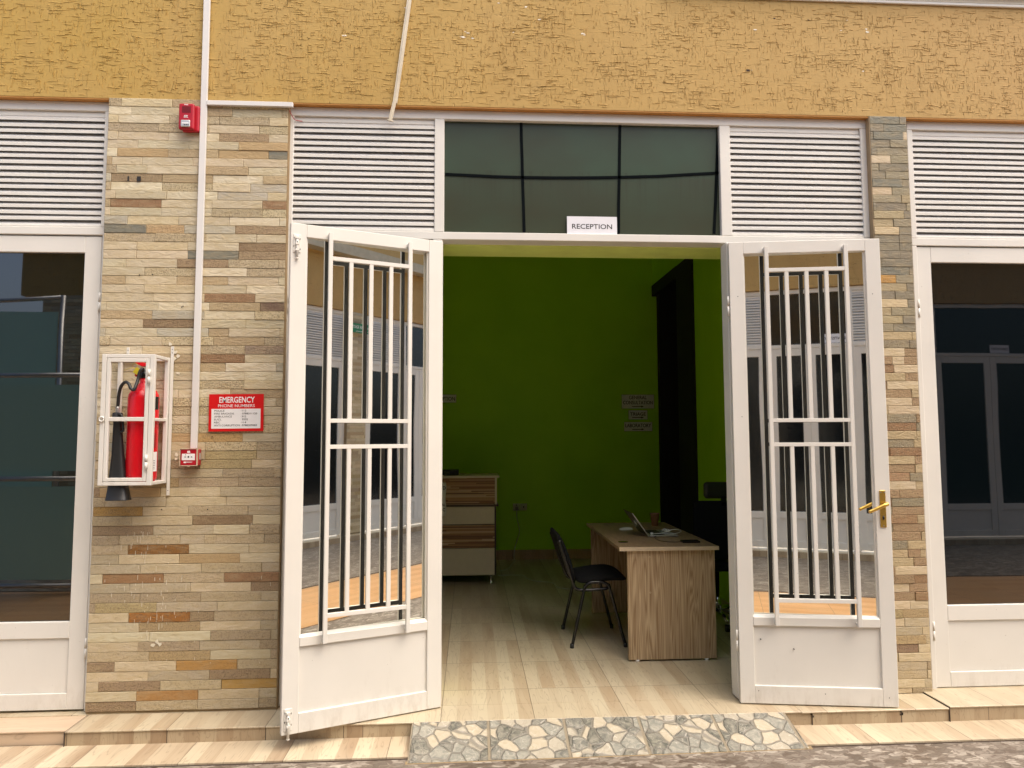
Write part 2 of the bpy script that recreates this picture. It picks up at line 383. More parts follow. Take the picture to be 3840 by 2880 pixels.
def text(body, x, y, z, w=None, h=.02, mat=INK, parent=None, bold=0, rz=0, align='CENTER', name='lettering', thick=.0004):
    """lettering facing -y: x,z = centre (or left edge) of the line, h = cap height, w = line width"""
    cu = bpy.data.curves.new('lettering', 'FONT'); cu.body = body; cu.size = 1; cu.align_x = 'LEFT'; cu.offset = bold; cu.resolution_u = 3
    o = bpy.data.objects.new('tmp', cu); COL.objects.link(o)
    dg = bpy.context.evaluated_depsgraph_get(); me = bpy.data.meshes.new_from_object(o.evaluated_get(dg))
    bpy.data.objects.remove(o)
    xs = [v.co.x for v in me.vertices]; ys = [v.co.y for v in me.vertices]
    x0, x1, y0, y1 = min(xs), max(xs), min(ys), max(ys); sy = h/(y1-y0); sx = (w/(x1-x0)) if w else sy
    W = (x1-x0)*sx; bx = x-W/2 if align == 'CENTER' else x
    for v in me.vertices:
        a, b = (v.co.x-x0)*sx, (v.co.y-y0)*sy; v.co = (bx+a, y, z-h/2+b) if not rz else (x-(bx-x+a), y, z-h/2+b)
    me.materials.clear(); me.materials.append(mat)
    o = bpy.data.objects.new(name, me); COL.objects.link(o); o.parent = parent
    return o
def join(objs, name):
    """merge several meshes with one look into one part"""
    bm = bmesh.new(); mats = []
    for o in objs:
        b0 = len(bm.faces); me = o.data
        idx = []
        for m in me.materials:
            if m not in mats: mats.append(m)
            idx.append(mats.index(m))
        bm.from_mesh(me); bm.faces.ensure_lookup_table()
        for f in list(bm.faces)[b0:]: f.material_index = idx[f.material_index]
    me = bpy.data.meshes.new(name); bm.to_mesh(me); bm.free()
    for m in mats: me.materials.append(m)
    par = objs[0].parent; mods = [(m.type, m.thickness, m.offset) for m in objs[0].modifiers if m.type == 'SOLIDIFY']
    for o in objs: bpy.data.objects.remove(o)
    o = bpy.data.objects.new(name, me); COL.objects.link(o); o.parent = par
    for t, th, of in mods: s_ = o.modifiers.new('thickness', t); s_.thickness = th; s_.offset = of
    return o
def arrow_mb(mb, x, y, z, L_, t=.004, hh=.012, mi=0):
    a, b = x-L_/2, x+L_/2; hd = hh*1.4*(1 if b > a else -1)
    mb.prism([(a, z-t/2), (b-hd, z-t/2), (b-hd, z-hh/2), (b, z), (b-hd, z+hh/2), (b-hd, z+t/2), (a, z+t/2)], y-.0002, y+.0002, 'y', mi)

# ------------------------------------------------------------------ stone cladding
PAL_TOP = [((.60, .51, .36), 6, .05), ((.68, .60, .44), 4, .0), ((.56, .49, .345), 4, .05), ((.48, .37, .225), 3, .4), ((.50, .41, .27), 3, .8), ((.36, .26, .155), 1, .8), ((.47, .43, .34), 2, .05), ((.60, .50, .32), 2, 1.), ((.62, .52, .34), 2, .1)]
PAL_BOT = [((.52, .425, .28), 5, .5), ((.60, .50, .34), 4, .2), ((.45, .36, .24), 3, .7), ((.47, .35, .19), 2, .8), ((.36, .26, .16), 2, .9), ((.60, .52, .36), 3, .1), ((.49, .415, .29), 3, .3), ((.45, .36, .19), 2, .7)]
PAL_RT = [((.25, .22, .16), 5, .2), ((.32, .28, .19), 4, .3), ((.44, .36, .22), 2, .3), ((.60, .49, .34), 2, .0)]
PAL_RM = [((.48, .38, .23), 4, .4), ((.38, .26, .15), 4, .9), ((.60, .49, .34), 2, .1), ((.30, .26, .18), 2, .9), ((.34, .21, .11), 2, .8)]
def pillar(name, x0, x1, z0, z1, y0, pals, over, label, lens=(.285, .328), rh=(.0497, .0525), rot=0, depth=.1, loc=None):
    mb = MB(); mb.box(x0+.003, x1-.003, y0+.006, y0+depth, z0, z1, 1)
    cols = [(.3, .22, .12, 1)]*6; rel = [0]*6
    z = z1; row = 0
    while z > z0+.02:
        t = (z-z0)/(z1-z0); h = rh[0] if t > .38 else rh[1]; Lb = lens[0] if t > .38 else lens[1]
        h = min(h, z-z0); x = x0-Lb*random.choice((0, .18, .35, .55, .8, .9)); pal = pals(t)
        while x < x1-.002:
            L_ = Lb if random.random() < .94 else Lb*random.choice((.4, .6, .75)); a, b = max(x, x0), min(x+L_, x1)
            if x1-b < .02: b = x1
            if b-a < .012: x += L_; continue
            c, _, rl = random.choices(pal, [q[1] for q in pal])[0]
            cx, cz = (a+b)/2, z-h/2
            k = random.uniform(.93, 1.07); c = tuple(min(.8, q*k*.95*random.uniform(.99, 1.01)) for q in c)
            for (ox, oz, oc, orl) in over:
                if a-.002 <= ox <= b and z-h <= oz <= z: c = oc; rl = orl
            g = .0008; yy = y0-random.uniform(0, .0045)
            j = lambda: random.uniform(-.0007, .0007)
            bx = [(a+g+j(), yy+.0015, z-h+g+j()), (b-g+j(), yy+.0015, z-h+g+j()), (b-g+j(), yy+.0015, z-g+j()), (a+g+j(), yy+.0015, z-g+j())]
            ins = .0022; fr = [(bx[0][0]+ins, yy, bx[0][2]+ins), (bx[1][0]-ins, yy, bx[1][2]+ins), (bx[2][0]-ins, yy, bx[2][2]-ins), (bx[3][0]+ins, yy, bx[3][2]-ins)]
            bk = [(q[0], y0+.008, q[2]) for q in bx]
            mb.add(fr+bx+bk, [(0, 1, 2, 3)]+[(4+i, 4+(i+1) % 4, (i+1) % 4, i) for i in range(4)]+[(8+i, 8+(i+1) % 4, 4+(i+1) % 4, 4+i) for i in range(4)])
            cols += [(*c, 1)]*9; rel += [rl]*9
            x = b if b < x+L_-1e-6 else x+L_
        z -= h; row += 1
    o = mb.build(name, [STONE, MORTAR], bevel=0)
    me = o.data; at = me.color_attributes.new('tint', 'FLOAT_COLOR', 'CORNER'); ra = me.attributes.new('relief', 'FLOAT', 'FACE')
    for pi, poly in enumerate(me.polygons):
        ra.data[pi].value = rel[pi]
        for li in poly.loop_indices: at.data[li].color = cols[pi]
    if rot: o.rotation_euler.z = math.pi; o.location = loc
    return tag(o, label, 'pillar')
GREY, RUST, OCH, DK = (.20, .195, .155), (.30, .175, .09), (.43, .27, .085), (.27, .185, .105)
TAN = (.46, .33, .175)
def lt(px, py):   # world x,z on the facade plane of a photograph feature (used only to choose which stone has which tint)
    a = fw+((px-1920)/FPX)*r2-((py-1440)/FPX)*u2; t = 4.08/a.y; return (a.x*t, 1.5+a.z*t)
ov = []
for px, py, c, rl in [(445, 560, GREY, .3), (570, 565, TAN, .1), (990, 545, TAN, .1), (910, 570, TAN, .1), (1030, 578, GREY, .2), (440, 752, RUST, .6), (1030, 765, RUST, .5), (480, 851, GREY, .3), (560, 851, (.5, .35, .19), .7),
        (1000, 925, DK, .7), (860, 951, GREY, .1), (800, 1110, RUST, .7), (990, 1145, (.20, .13, .09), .8), (540, 1205, DK, .9), (900, 1340, RUST, .9), (880, 1650, (.50, .33, .14), .7), (650, 1655, TAN, .2), (400, 1830, TAN, .1),
        (500, 1933, OCH, .9), (940, 1933, DK, .7), (650, 2065, (.28, .13, .03), 1.), (520, 2165, (.34, .19, .09), .6), (930, 2165, (.33, .19, .10), .7), (500, 2305, (.36, .15, .03), 1.), (960, 2570, OCH, .2), (640, 2615, (.40, .22, .08), .3), (560, 2380, (.6, .54, .38), 0), (700, 2110, TAN, .4), (1000, 1305, (.33, .25, .18), .8), (760, 2510, (.44, .25, .08), .4)]:
    x_, z_ = lt(px, py); ov.append((x_, z_, c, rl))
pl = pillar('stone_pillar', -2.085, -1.065, 0, 3.46, 0, lambda t: PAL_TOP if t > .42 else PAL_BOT, ov, 'wide pillar of narrow cream and brown split stone carrying the extinguisher cage')
ov2 = []
for px, py, c, rl in [(3330, 455, GREY, .1), (3330, 480, GREY, .1), (3330, 510, GREY, .1), (3370, 695, GREY, .1), (3300, 602, (.6, .5, .36), 0), (3330, 880, (.58, .47, .3), 0), (3330, 1005, GREY, .4), (3330, 1060, (.5, .28, .08), .5), (3330, 1130, (.58, .47, .3), 0), (3350, 1600, RUST, .8), (3350, 1700, RUST, .9), (3360, 1780, (.38, .23, .13), .8), (3360, 2440, (.3, .2, .13), .9), (3420, 2070, (.36, .24, .14), .6)]:
    x_, z_ = lt(px, py); ov2.append((x_, z_, c, rl))
pr = pillar('stone_pillar', 2.455, 2.69, 0, 3.46, 0, lambda t: PAL_RT if t > .62 else (PAL_RM if t > .15 else PAL_BOT), ov2, 'narrow stone pillar between the right leaf and the right hand shopfront, grey at the top', lens=(.19, .19), rh=(.0497, .0497))
# chips, drill holes and paint splashes that belong to the pillar
mb = MB()
for x_, z_, w_, h_ in [(-1.962, 3.0, .008, .028), (-1.91, 3.0, .022, .03)]: mb.box(x_, x_+w_, -.0068, -.0055, z_-h_/2-.02, z_+h_/2-.02, 0)
for px, py in [(525, 1032), (573, 1030), (683, 1152), (688, 1149), (797, 1638), (780, 1910), (608, 1910)]:
    x_, z_ = lt(px, py); mb.box(x_-.003, x_+.003, -.0068, -.0055, z_-.003, z_+.003, 0)
for k in range(70):
    px = random.gauss(560, 60); py = random.uniform(1990, 2400); x_, z_ = lt(px, py); mb.box(x_, x_+random.uniform(.001, .0025), -.0068, -.0055, z_, z_+random.uniform(.006, .035), 1)
for k in range(25):
    px = random.uniform(340, 1020); py = random.uniform(1900, 2500); x_, z_ = lt(px, py); mb.box(x_, x_+.0018, -.0068, -.0055, z_, z_+random.uniform(.005, .02), 1)
for px, py in [(600, 2415), (575, 2418), (590, 2405), (660, 1320), (668, 1335), (655, 1345), (640, 1290), (668, 1400), (662, 1720), (664, 1705)]:
    x_, z_ = lt(px, py)
    n_ = 9; pts = [(x_+random.uniform(.006, .014)*math.cos(i*2*math.pi/n_), z_+random.uniform(.004, .014)*math.sin(i*2*math.pi/n_)) for i in range(n_)]
    mb.prism(pts, -.0068, -.0055, 'y', 1)
# greyish strip where a sign bracket was removed
mb.build('paint_splash', [INK, plain('splashed_cream_paint', (.72, .66, .52), .6)], pl)
jm = MB(); jm.box(-1.065, -1.0615, .0, .06, 0, 3.46); jm.build('rendered_edge', plain('brown_edge_render', (.30, .205, .10), .8), pl)
jm = MB(); jm.box(2.4515, 2.455, .0, .06, 0, 3.46); jm.build('rendered_edge', plain('brown_edge_render_right', (.36, .26, .15), .8), pr)

# ------------------------------------------------------------------ stucco beam with its drips edge
mb = MB(); mb.box(-7.5, 9.5, .004, .40, 3.46, 4.9, 0)
beam = mb.build('stucco_wall', [STUCCO]); tag(beam, 'ochre scratch-textured stucco wall above the louvres and the stone pillars', 'wall')
def ridges(n, x0, x1, z0, z1, y, parent, name='stucco_ridge'):
    mb = MB(); rs = random.Random(5)
    cl = [(rs.uniform(x0, x1), rs.uniform(z0, z1), rs.random()) for _ in range(int(n/14))]
    for i in range(n):
        if rs.random() < .75:
            cx, cz, kk = rs.choice(cl); cx += rs.gauss(0, .09); cz += rs.gauss(0, .05); hor = rs.random() < (.08+.6*kk)
        else: cx, cz = rs.uniform(x0, x1), rs.uniform(z0, z1); hor = rs.random() < .42
        L_ = rs.choice((.02, .03, .045, .07))*rs.uniform(.6, 1.4)*(1.15 if hor else .7); wd = rs.uniform(.0014, .0028); hh = rs.uniform(.0012, .0030)
        sl = rs.gauss(0, .06); k = 4; c = []
        for j in range(k+1):
            t = (j/k-.5)*L_; wob = rs.gauss(0, .0012)+sl*t
            c.append((cx+t, cz+wob) if hor else (cx+wob, cz+t))
        if min(q[1] for q in c) < z0+.012 or max(q[1] for q in c) > z1 or min(q[0] for q in c) < x0 or max(q[0] for q in c) > x1: continue
        vs = []
        for j, (a, b) in enumerate(c):
            e = .15 if j in (0, k) else 1.; q = hh*e; w1 = wd*(.4+.6*e)
            if hor: vs += [(a, y, b-w1*.15), (a, y-q, b), (a, y-q*.7, b+w1*.5), (a, y, b+w1*1.6)]
            else: vs += [(a+w1*.15, y, b), (a, y-q, b), (a-w1*.5, y-q*.7, b), (a-w1*1.6, y, b)]
        fs = [(4*j+m_, 4*j+m_+1, 4*j+m_+5, 4*j+m_+4) for j in range(k) for m_ in range(3)]
        mb.add(vs, fs)
    me = bpy.data.meshes.new(name); me.from_pydata(mb.v, [], mb.f); me.materials.append(STUCCO)
    bm = bmesh.new(); bm.from_mesh(me); bmesh.ops.recalc_face_normals(bm, faces=bm.faces)
    for f in bm.faces:
        if f.normal.y > 0: f.normal_flip()
    bm.to_mesh(me); bm.free()
    o = bpy.data.objects.new(name, me); COL.objects.link(o); o.parent = parent; return o
ridges(7500, -3.0, 4.2, 3.462, 4.17, .0042, beam)
mb = MB()
for (a, b) in ((-7.4, -2.087), (-1.063, 2.453), (2.692, 9.4)): mb.box(a, b, .006, .12, 3.452, 3.4598)
mb.build('soffit_edge', SOFFIT_O, beam)
mb = MB(); mb.box(1.2, 9.5, -.010, .003, 4.186, 4.205, 0); mb.box(1.2, 9.5, -.006, .003, 4.2055, 4.25, 1); mb.box(1.2, 9.5, -.05, .003, 4.2505, 4.30, 0)
tag(mb.build('eaves_trim', [WHITE, CREAM], None, .003), 'white painted trim line along the top right of the ochre stucco', 'trim')
mb = MB()
for px, py, s_ in [(1292, 132, .016), (1735, 138, .017), (1755, 122, .012), (1772, 142, .011), (1745, 118, .008), (1870, 10, .009), (1972, 25, .010), (2023, 72, .011), (1520, 28, .008), (2833, 110, .012), (3155, 113, .008), (3253, 118, .015), (3250, 108, .010), (3238, 266, .009), (3177, 75, .006), (1925, 120, .006), (2185, 125, .012), (2192, 130, .008), (2820, 262, .006)]:
    x_, z_ = lt(px, py); n_ = 11
    pts = [(x_+s_*random.uniform(.5, 1.2)*math.cos(i*2*math.pi/n_), z_+s_*.45*random.uniform(.3, 1.2)*math.sin(i*2*math.pi/n_)) for i in range(n_)]
    mb.prism(pts, .0030, .0045, 'y', 0)
for px, py, s_ in [(2905, 68, .006), (3033, 74, .006), (3336, 68, .005), (2806, 263, .011)]:
    x_, z_ = lt(px, py); mb.box(x_-s_, x_+s_, .0030, .0045, z_-s_*.6, z_+s_*.6, 1)
mb.build('paint_chip', [plain('bare_white_plaster', (.8, .74, .62), .7), plain('drill_hole', (.05, .03, .02), .9)], beam)

# ------------------------------------------------------------------ shopfront frames
FY = .04
def louvre(root, x0, x1, z0, z1, y=FY):
    n = 18; p = (z1-z0)/n; mb = MB()
    for i in range(n):
        z = z0+i*p+random.uniform(-.0022, .0022); dz = random.uniform(-.003, .003)
        # cross-section: vertical nose .018 high, blade rising inwards at 45 degrees
        vs = []
        for x, e in ((x0, 0), (x1, dz)):
            vs += [(x, y+.006, z+e), (x, y+.006, z+e+.0150), (x, y+.044, z+e+.0150+.045), (x, y+.044, z+e+.046)]
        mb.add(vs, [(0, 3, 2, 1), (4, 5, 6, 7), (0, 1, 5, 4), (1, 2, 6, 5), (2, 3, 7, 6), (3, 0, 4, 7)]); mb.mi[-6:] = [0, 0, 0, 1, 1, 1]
    b = mb.build('louvre', [WHITE, SHADED_WHITE], root)
    s_ = MB(); s_.box(x0, x1, y+.085, y+.09, z0, z1); s_.build('dark_backing', DARKIN, b)  # black sheet added for the darkness behind the slats
def closed_leaf(root, x0, x1, hs, gm, z0=.0, z1=2.655, lab=None):
    """hinged glazed leaf shut in its frame; hs = hinge side +1 right, -1 left"""
    y0 = FY+.008; mb = MB(); st = .092
    mb.box(x0, x0+st, y0, y0+.04, z0+.012, z1); mb.box(x1-st, x1, y0, y0+.04, z0+.012, z1)
    a, b = x0+st, x1-st
    mb.box(a, b, y0, y0+.04, z0+.012, .10); mb.box(a, b, y0, y0+.04, .395, .485); mb.box(a, b, y0, y0+.04, 2.56, z1); mb.box(a, b, y0+.012, y0+.034, .10, .395)
    lf = mb.build('door_leaf', WHITE, root, .0025)
    if lab: lf['label'] = lab
    mb = MB(); mb.box(a-.004, b+.004, y0+.018, y0+.024, .48, 2.565); mb.build('glass_pane', gm, lf)
    hx = x1+.004 if hs > 0 else x0-.004
    for z in (.34, 2.27):
        mb = MB(); mb.tube([(hx, y0-.006, z-.055), (hx, y0-.006, z+.0)], .007); mb.tube([(hx, y0-.006, z+.002), (hx, y0-.006, z+.055)], .007); mb.build('hinge', WHITE, lf)
    return lf
def shopfront(segs, label, group=None, leaves=True, doorless=(), gm=DARKGLASS, loc=None, skip_glass=False, pane2=None):
    """segs: list of (kind, x0, x1); L = louvre over a leaf, T = glazed transom over a doorway. Members fill the gaps between."""
    root = empty('shopfront', loc or (0, 0, 0), math.pi if loc else 0, label, 'shopfront', group)
    X0, X1 = segs[0][1]-.036, segs[-1][2]+.045
    fr = MB(); zt, zl, zh = 3.395, 2.708, 2.662
    fr.box(X0, X1, FY, FY+.11, zt+.002, 3.4515)                     # head
    fr.box(X0, X1, FY, FY+.11, zh, zl)                              # transom rail
    fr.box(X0, segs[0][1], FY, FY+.11, zl, zt+.002); fr.box(segs[-1][2], X1, FY, FY+.11, zl, zt+.002)
    fr.box(X0, segs[0][1]-.004, FY, FY+.11, 0.004, zh); fr.box(segs[-1][2]+.012, X1, FY, FY+.11, 0.004, zh)
    for s0, s1 in zip(segs[:-1], segs[1:]):
        fr.box(s0[2], s1[1], FY, FY+.11, zl, zt+.002)
        a, b = s0[2], s1[1]
        if s1[0] == 'T' : a, b = s0[2]-.008, s1[1]-.010
        if s0[0] == 'T' : a, b = s0[2]+.028, s1[1]+.020
        fr.box(a, b, FY, FY+.11, .004, zh)
    fr.build('frame', WHITE, root, .003)
    for k, a, b in segs:
        if k == 'L':
            louvre(root, a, b, zl+.002, zt-.022)
            tm = MB(); tm.box(a, b, FY+.014, FY+.03, zt-.030, zt+.001); tm.build('louvre_top_board', WHITE, root, .002)
            bm_ = MB(); bm_.box(a, b, FY+.004, FY+.06, zl+.0005, zl+.012); bm_.build('louvre_bottom_board', WHITE, root, .002)
            closed_leaf(root, a-.006, b+.006 if k == 'L' else b, 1 if segs.index((k, a, b)) else -1, gm)
        else:
            g = MB(); g.box(a-.002, b+.002, FY+.030, FY+.036, zl-.002, zt+.004)
            pane = g.build('transom_pane', pane2 or gm, root)
            if (k, a, b) not in doorless:
                mid = (a+b)/2
                for i, (p, q) in enumerate(((a-.004, mid-.002), (mid+.002, b+.02))): closed_leaf(root, p, q, -1 if i == 0 else 1, gm)
    return root
MAINT = ('T', -.155, 1.524)
main = shopfront([('L', -1.041, -.213), MAINT, ('L', 1.590, 2.415)], 'white painted shopfront with two louvre panels and a dark transom, open doorway in its middle', doorless=(MAINT,), pane2=TRGLASS)
# canopy grid reflected in the transom, built as black strips
mb = MB()
def strip(pts, w_, y, mb):
    for (p, q) in zip(pts[:-1], pts[1:]):
        dx, dz = q[0]-p[0], q[1]-p[1]; l = math.hypot(dx, dz); nx, nz = -dz/l*w_/2, dx/l*w_/2
        mb.prism([(p[0]-nx, p[1]-nz), (q[0]-nx, q[1]-nz), (q[0]+nx, q[1]+nz), (p[0]+nx, p[1]+nz)], y-.0015, y+.002, 'y')
def lt2(px, py, y=.065):
    a = fw+((px-1920)/FPX)*r2-((py-1440)/FPX)*u2; t = (4.08+y)/a.y; return (a.x*t, 1.5+a.z*t)
def zq(x, y): return lt2(1600+x*.5425, 400+y*.5425)
gl = []
for P_ in ([(128, 466), (300, 474), (480, 483), (665, 488)], [(665, 488), (900, 491), (1150, 490), (1335, 487)], [(1335, 487), (1600, 480), (1850, 466), (2022, 457)], [(653, 95), (655, 220), (660, 350), (663, 488)], [(663, 488), (668, 640), (675, 868)], [(1337, 108), (1334, 300), (1332, 487)], [(1332, 487), (1328, 680), (1327, 880)], [(2017, 112), (2010, 330), (2006, 455)], [(2006, 455), (1998, 660), (1988, 878)], [(126, 82), (900, 96), (2020, 110)]):
    gb = MB(); strip([zq(*p) for p in P_], .017, .067, gb); gb.build('reflected_grid_line', MATBLACK, main)
mb = MB(); lx0, lx1 = -1.041, -.213
# red wire pokes from the trunking into the louvre
wr = MB(); wr.tube(spline([(-1.062, .010, 3.415), (-1.050, .02, 3.39), (-1.035, .03, 3.368), (-1.015, .036, 3.364), (-.995, .05, 3.368)], 6), .0022, 6)
tag(wr.build('red_wire', REDWIRE), 'short loose red wire hanging from the trunking end to the louvre', 'wire')
left = shopfront([('L', -5.62, -4.79), ('T', -4.735, -3.02), ('L', -2.955, -2.125)], 'white shopfront at the left edge with louvres over a closed glazed door')
right = shopfront([('L', 2.752, 3.58), ('T', 3.64, 5.32), ('L', 5.38, 6.20)], 'white shopfront at the right edge with louvres over a closed glazed door')

# ------------------------------------------------------------------ the two open leaves
def leaf(sx, loc, rz, label, handle, pane_rz=0):
    root = empty('door', loc, rz, label, 'door')
    H, W, st = 2.622, .85, .082
    def bx(mb, a, b, *r): mb.box(sx*a, sx*b, *r)
    mb = MB(); bx(mb, 0, st, 0, .04, 0, H); bx(mb, W-st, W, 0, .04, 0, H)
    bx(mb, st, W-st, 0, .04, 0, .098); bx(mb, st, W-st, 0, .04, 2.552, H); bx(mb, st, W-st, -.002, .04, .426, .474)
    mb.build('frame', WHITE, root, .0025)
    mb = MB(); bx(mb, st, W-st, .013, .03, .098, .426); mb.build('kick_panel', WHITE, root)
    mb = MB()                       # sloping glazing bead under and round the glass
    mb.prism([(.004, .474), (.026, .474), (.026, .486), (.016, .486)], sx*st, sx*(W-st), 'x')
    bx(mb, st, st+.008, .012, .027, .486, 2.552); bx(mb, W-st-.008, W-st, .012, .027, .486, 2.552)
    mb.build('glazing_bead', WHITE, root)
    mb = MB(); c = W/2; ca, sa = math.cos(pane_rz), math.sin(pane_rz)
    hw = W/2-st+.003; vs = []
    for y_ in (.0, .005):
        for x_, z_ in ((-hw, .478), (hw, .478), (hw, 2.556), (-hw, 2.556)): vs.append((sx*c+x_*ca, .027+y_+x_*sa, z_))
    mb.add(vs, [(0, 1, 2, 3), (4, 5, 6, 7), (0, 1, 5, 4), (1, 2, 6, 5), (2, 3, 7, 6), (3, 0, 4, 7)]); mb.build('glass_pane', MIRRORGLASS, root)
    gy0, gy1 = -.040, -.020
    g = MB(); t = .0105
    for x in (.204, .647): bx(g, x-t, x+t, gy0, gy1, .436, 2.583)
    for z in (2.444, 1.578, 1.441, .574): bx(g, .204+t, .647-t, gy0+.001, gy1-.001, z-t, z+t)
    for x in (.314, .4255, .536):
        bx(g, x-t, x+t, gy0+.002, gy1-.002, 1.578+t, 2.444-t); bx(g, x-t, x+t, gy0+.002, gy1-.002, .574+t, 1.441-t)
    for x in (.204, .647):
        for z in (.447, 2.572): bx(g, x-t, x+t, gy1, 0.0, z-.008, z+.008)
    k_ = gy1+.0003                     # thin black layer on the back of the bars
    for x in (.204, .647): bx(g, x-t, x+t, gy1+.0001, gy1+.0022, .455, 2.564, 1)
    for z in (2.444, 1.578, 1.441, .574): bx(g, .204+t, .647-t, gy1-.0009, gy1+.0018, z-t, z+t, 1)
    for x in (.314, .4255, .536): bx(g, x-t, x+t, gy1-.0019, gy1+.0014, 1.578+t, 2.444-t, 1); bx(g, x-t, x+t, gy1-.0019, gy1+.0014, .574+t, 1.441-t, 1)
    g.build('security_grille', [WHITE, INK], root, .0008)
    if handle:
        h = MB(); bx(h, .790, .823, -.006, 0, .977, 1.182); hp = h.build('handle_plate', BRASS, root, .006, 3)
        l = MB(); l.tube([(sx*.812, -.006, 1.108), (sx*.812, -.045, 1.108)], .010, 14); l.tube(spline([(sx*.815, -.045, 1.110), (sx*.79, -.052, 1.102), (sx*.75, -.052, 1.083), (sx*.712, -.050, 1.066)], 5), [.011]*6+[.0095]*5+[.0085]*5, 14); l.build('lever', BRASS, hp)
        k = MB(); k.lathe([(.0075, -.001), (.0075, .001)], (0, 0, 0), 16); ko = k.build('keyhole', BLACKG, hp); ko.rotation_euler.x = R(90); ko.location = (sx*.806, -.0075, 1.03); ko.scale = (.7, 1.6, 1)
        for x, z in ((.796, 1.172), (.817, 1.172), (.806, .985)):
            q = MB(); q.tube([(sx*x, -.0085, z), (sx*x, -.006, z)], .0035, 8); q.build('screw', STEEL, hp)
    else:
        for z0 in (2.452, .02):
            b = MB(); bx(b, .798, .838, -.004, 0, z0+.012 if z0 > 1 else z0, z0+.11); bo = b.build('tower_bolt', WHITE, root, .002)
            r_ = MB(); zz = (z0-.022, z0+.10) if z0 > 1 else (z0-.038, z0+.085)
            r_.tube([(sx*.818, -.010, zz[0]), (sx*.818, -.010, zz[1])], .0065, 10); r_.lathe([(.003, -.004), (.0085, -.001), (.0085, .003), (.003, .005)], (sx*.818, -.010, zz[0]), 12); r_.build('bolt_rod', WHITE, bo)
            k = MB()
            for q in range(3): bx(k, .809, .827, -.018, -.004, z0+.02+q*.032, z0+.030+q*.032)
            k.build('keeper', WHITE, bo)
            k = MB()
            for xx, zz_ in ((.802, z0+.03), (.834, z0+.045), (.803, z0+.085), (.833, z0+.09), (.818, z0+.066)): bx(k, xx-.0016, xx+.0016, -.0185 if xx == .818 else -.0052, -.0040, zz_-.004, zz_+.004)
            k.build('rust_spot', INK, bo)
    for z in ((.34, 2.245) if handle else ()):
        q = MB(); q.tube([(sx*-.008, .012, z-.058), (sx*-.008, .012, z-.001)], .006, 12); q.tube([(sx*-.008, .012, z+.002), (sx*-.008, .012, z+.058)], .006, 12); q.build('hinge', WHITE, root)
    return root
LLEAF = leaf(-1, (-.160, -.037, .006), R(22.9), 'left open door with white security grille and two tower bolts, swung out over the step', False, R(2.1))
RLEAF = leaf(1, (1.512, -.095, .006), R(-8.3), 'right open door with white security grille and brass lever handle', True, R(-1.4))
mb = MB(); mb.box(1.515, 1.552, -.052, FY+.001, .012, 2.64); mb.build('hinge_jamb', WHITE, main, .003)
mb = MB(); mb.box(-.166, -.160, -.01, FY+.001, .012, 2.64); mb.build('hinge_jamb', WHITE, main, .001)
mb = MB(); x_ = -.160-.712*math.cos(R(22.9)); y_ = -.037-.712*math.sin(R(22.9))
n_ = 10; nn = Vector((math.sin(R(22.9)), -math.cos(R(22.9)), 0)); tt = Vector((-math.cos(R(22.9)), -math.sin(R(22.9)), 0))
mb.prism([(-.712+random.uniform(.006, .009)*math.cos(i*.628), 2.352+random.uniform(.008, .013)*math.sin(i*.628)) for i in range(n_)], .0262-.0, .0268, 'y')
mb.build('paint_spot', SIGNW, LLEAF)

mb = MB()
for x_, z_ in ((.12, .35), (.30, .30), (.10, .07), (.46, .062), (.80, .05), (.045, 2.30), (.80, 2.30), (.05, 1.60)): mb.tube([(x_, -.0008, z_), (x_, .0002 if not (.09 < x_ < .5 and z_ > .1) else .0131, z_)], .0026, 8)
mb.build('nail_hole', INK, RLEAF)
# ------------------------------------------------------------------ floors, step and paving
def struct(o): return tag(o, kind='structure')
ZG = -.076
mb = MB(); mb.box(-3.2, 2.32, .0, 4.72, -.2, 0); struct(mb.build('floor', FLOOR_T))
mb = MB(); mb.box(-.60, 1.80, -.222, -.0005, -.0085, 0, 0)
mb.box(-2.068, -.6005, -.222, .0, -.0085, -.0002, 1); mb.box(1.8005, 2.632, -.228, .0, -.0085, -.0002, 1)
mb.box(-2.068, 2.632, .0, .16, -.2, -.003, 1)
mb.box(-7, -2.071, -.195, .16, -.0125, -.004, 2); mb.box(2.635, 9, -.228, .16, -.0005, .008, 1)
struct(mb.build('step_top', [FLOOR_T, STEP_T, LEFT_T], None, .002))
mb = MB(); mb.box(-2.068, -.6605, -.2145, -.05, ZG, -.0065, 0); mb.box(-.66, 1.86, -.2145, -.05, ZG, -.0065, 0); mb.box(1.8605, 2.632, -.2205, -.05, ZG, -.0065, 1); mb.box(-7, -2.071, -.188, -.05, ZG, -.0105, 2); mb.box(2.635, 9, -.2205, -.05, ZG, .0015, 1)
rz_ = mb.build('step_riser', [RISER_T, RISER_P, LEFT_T]); struct(rz_)
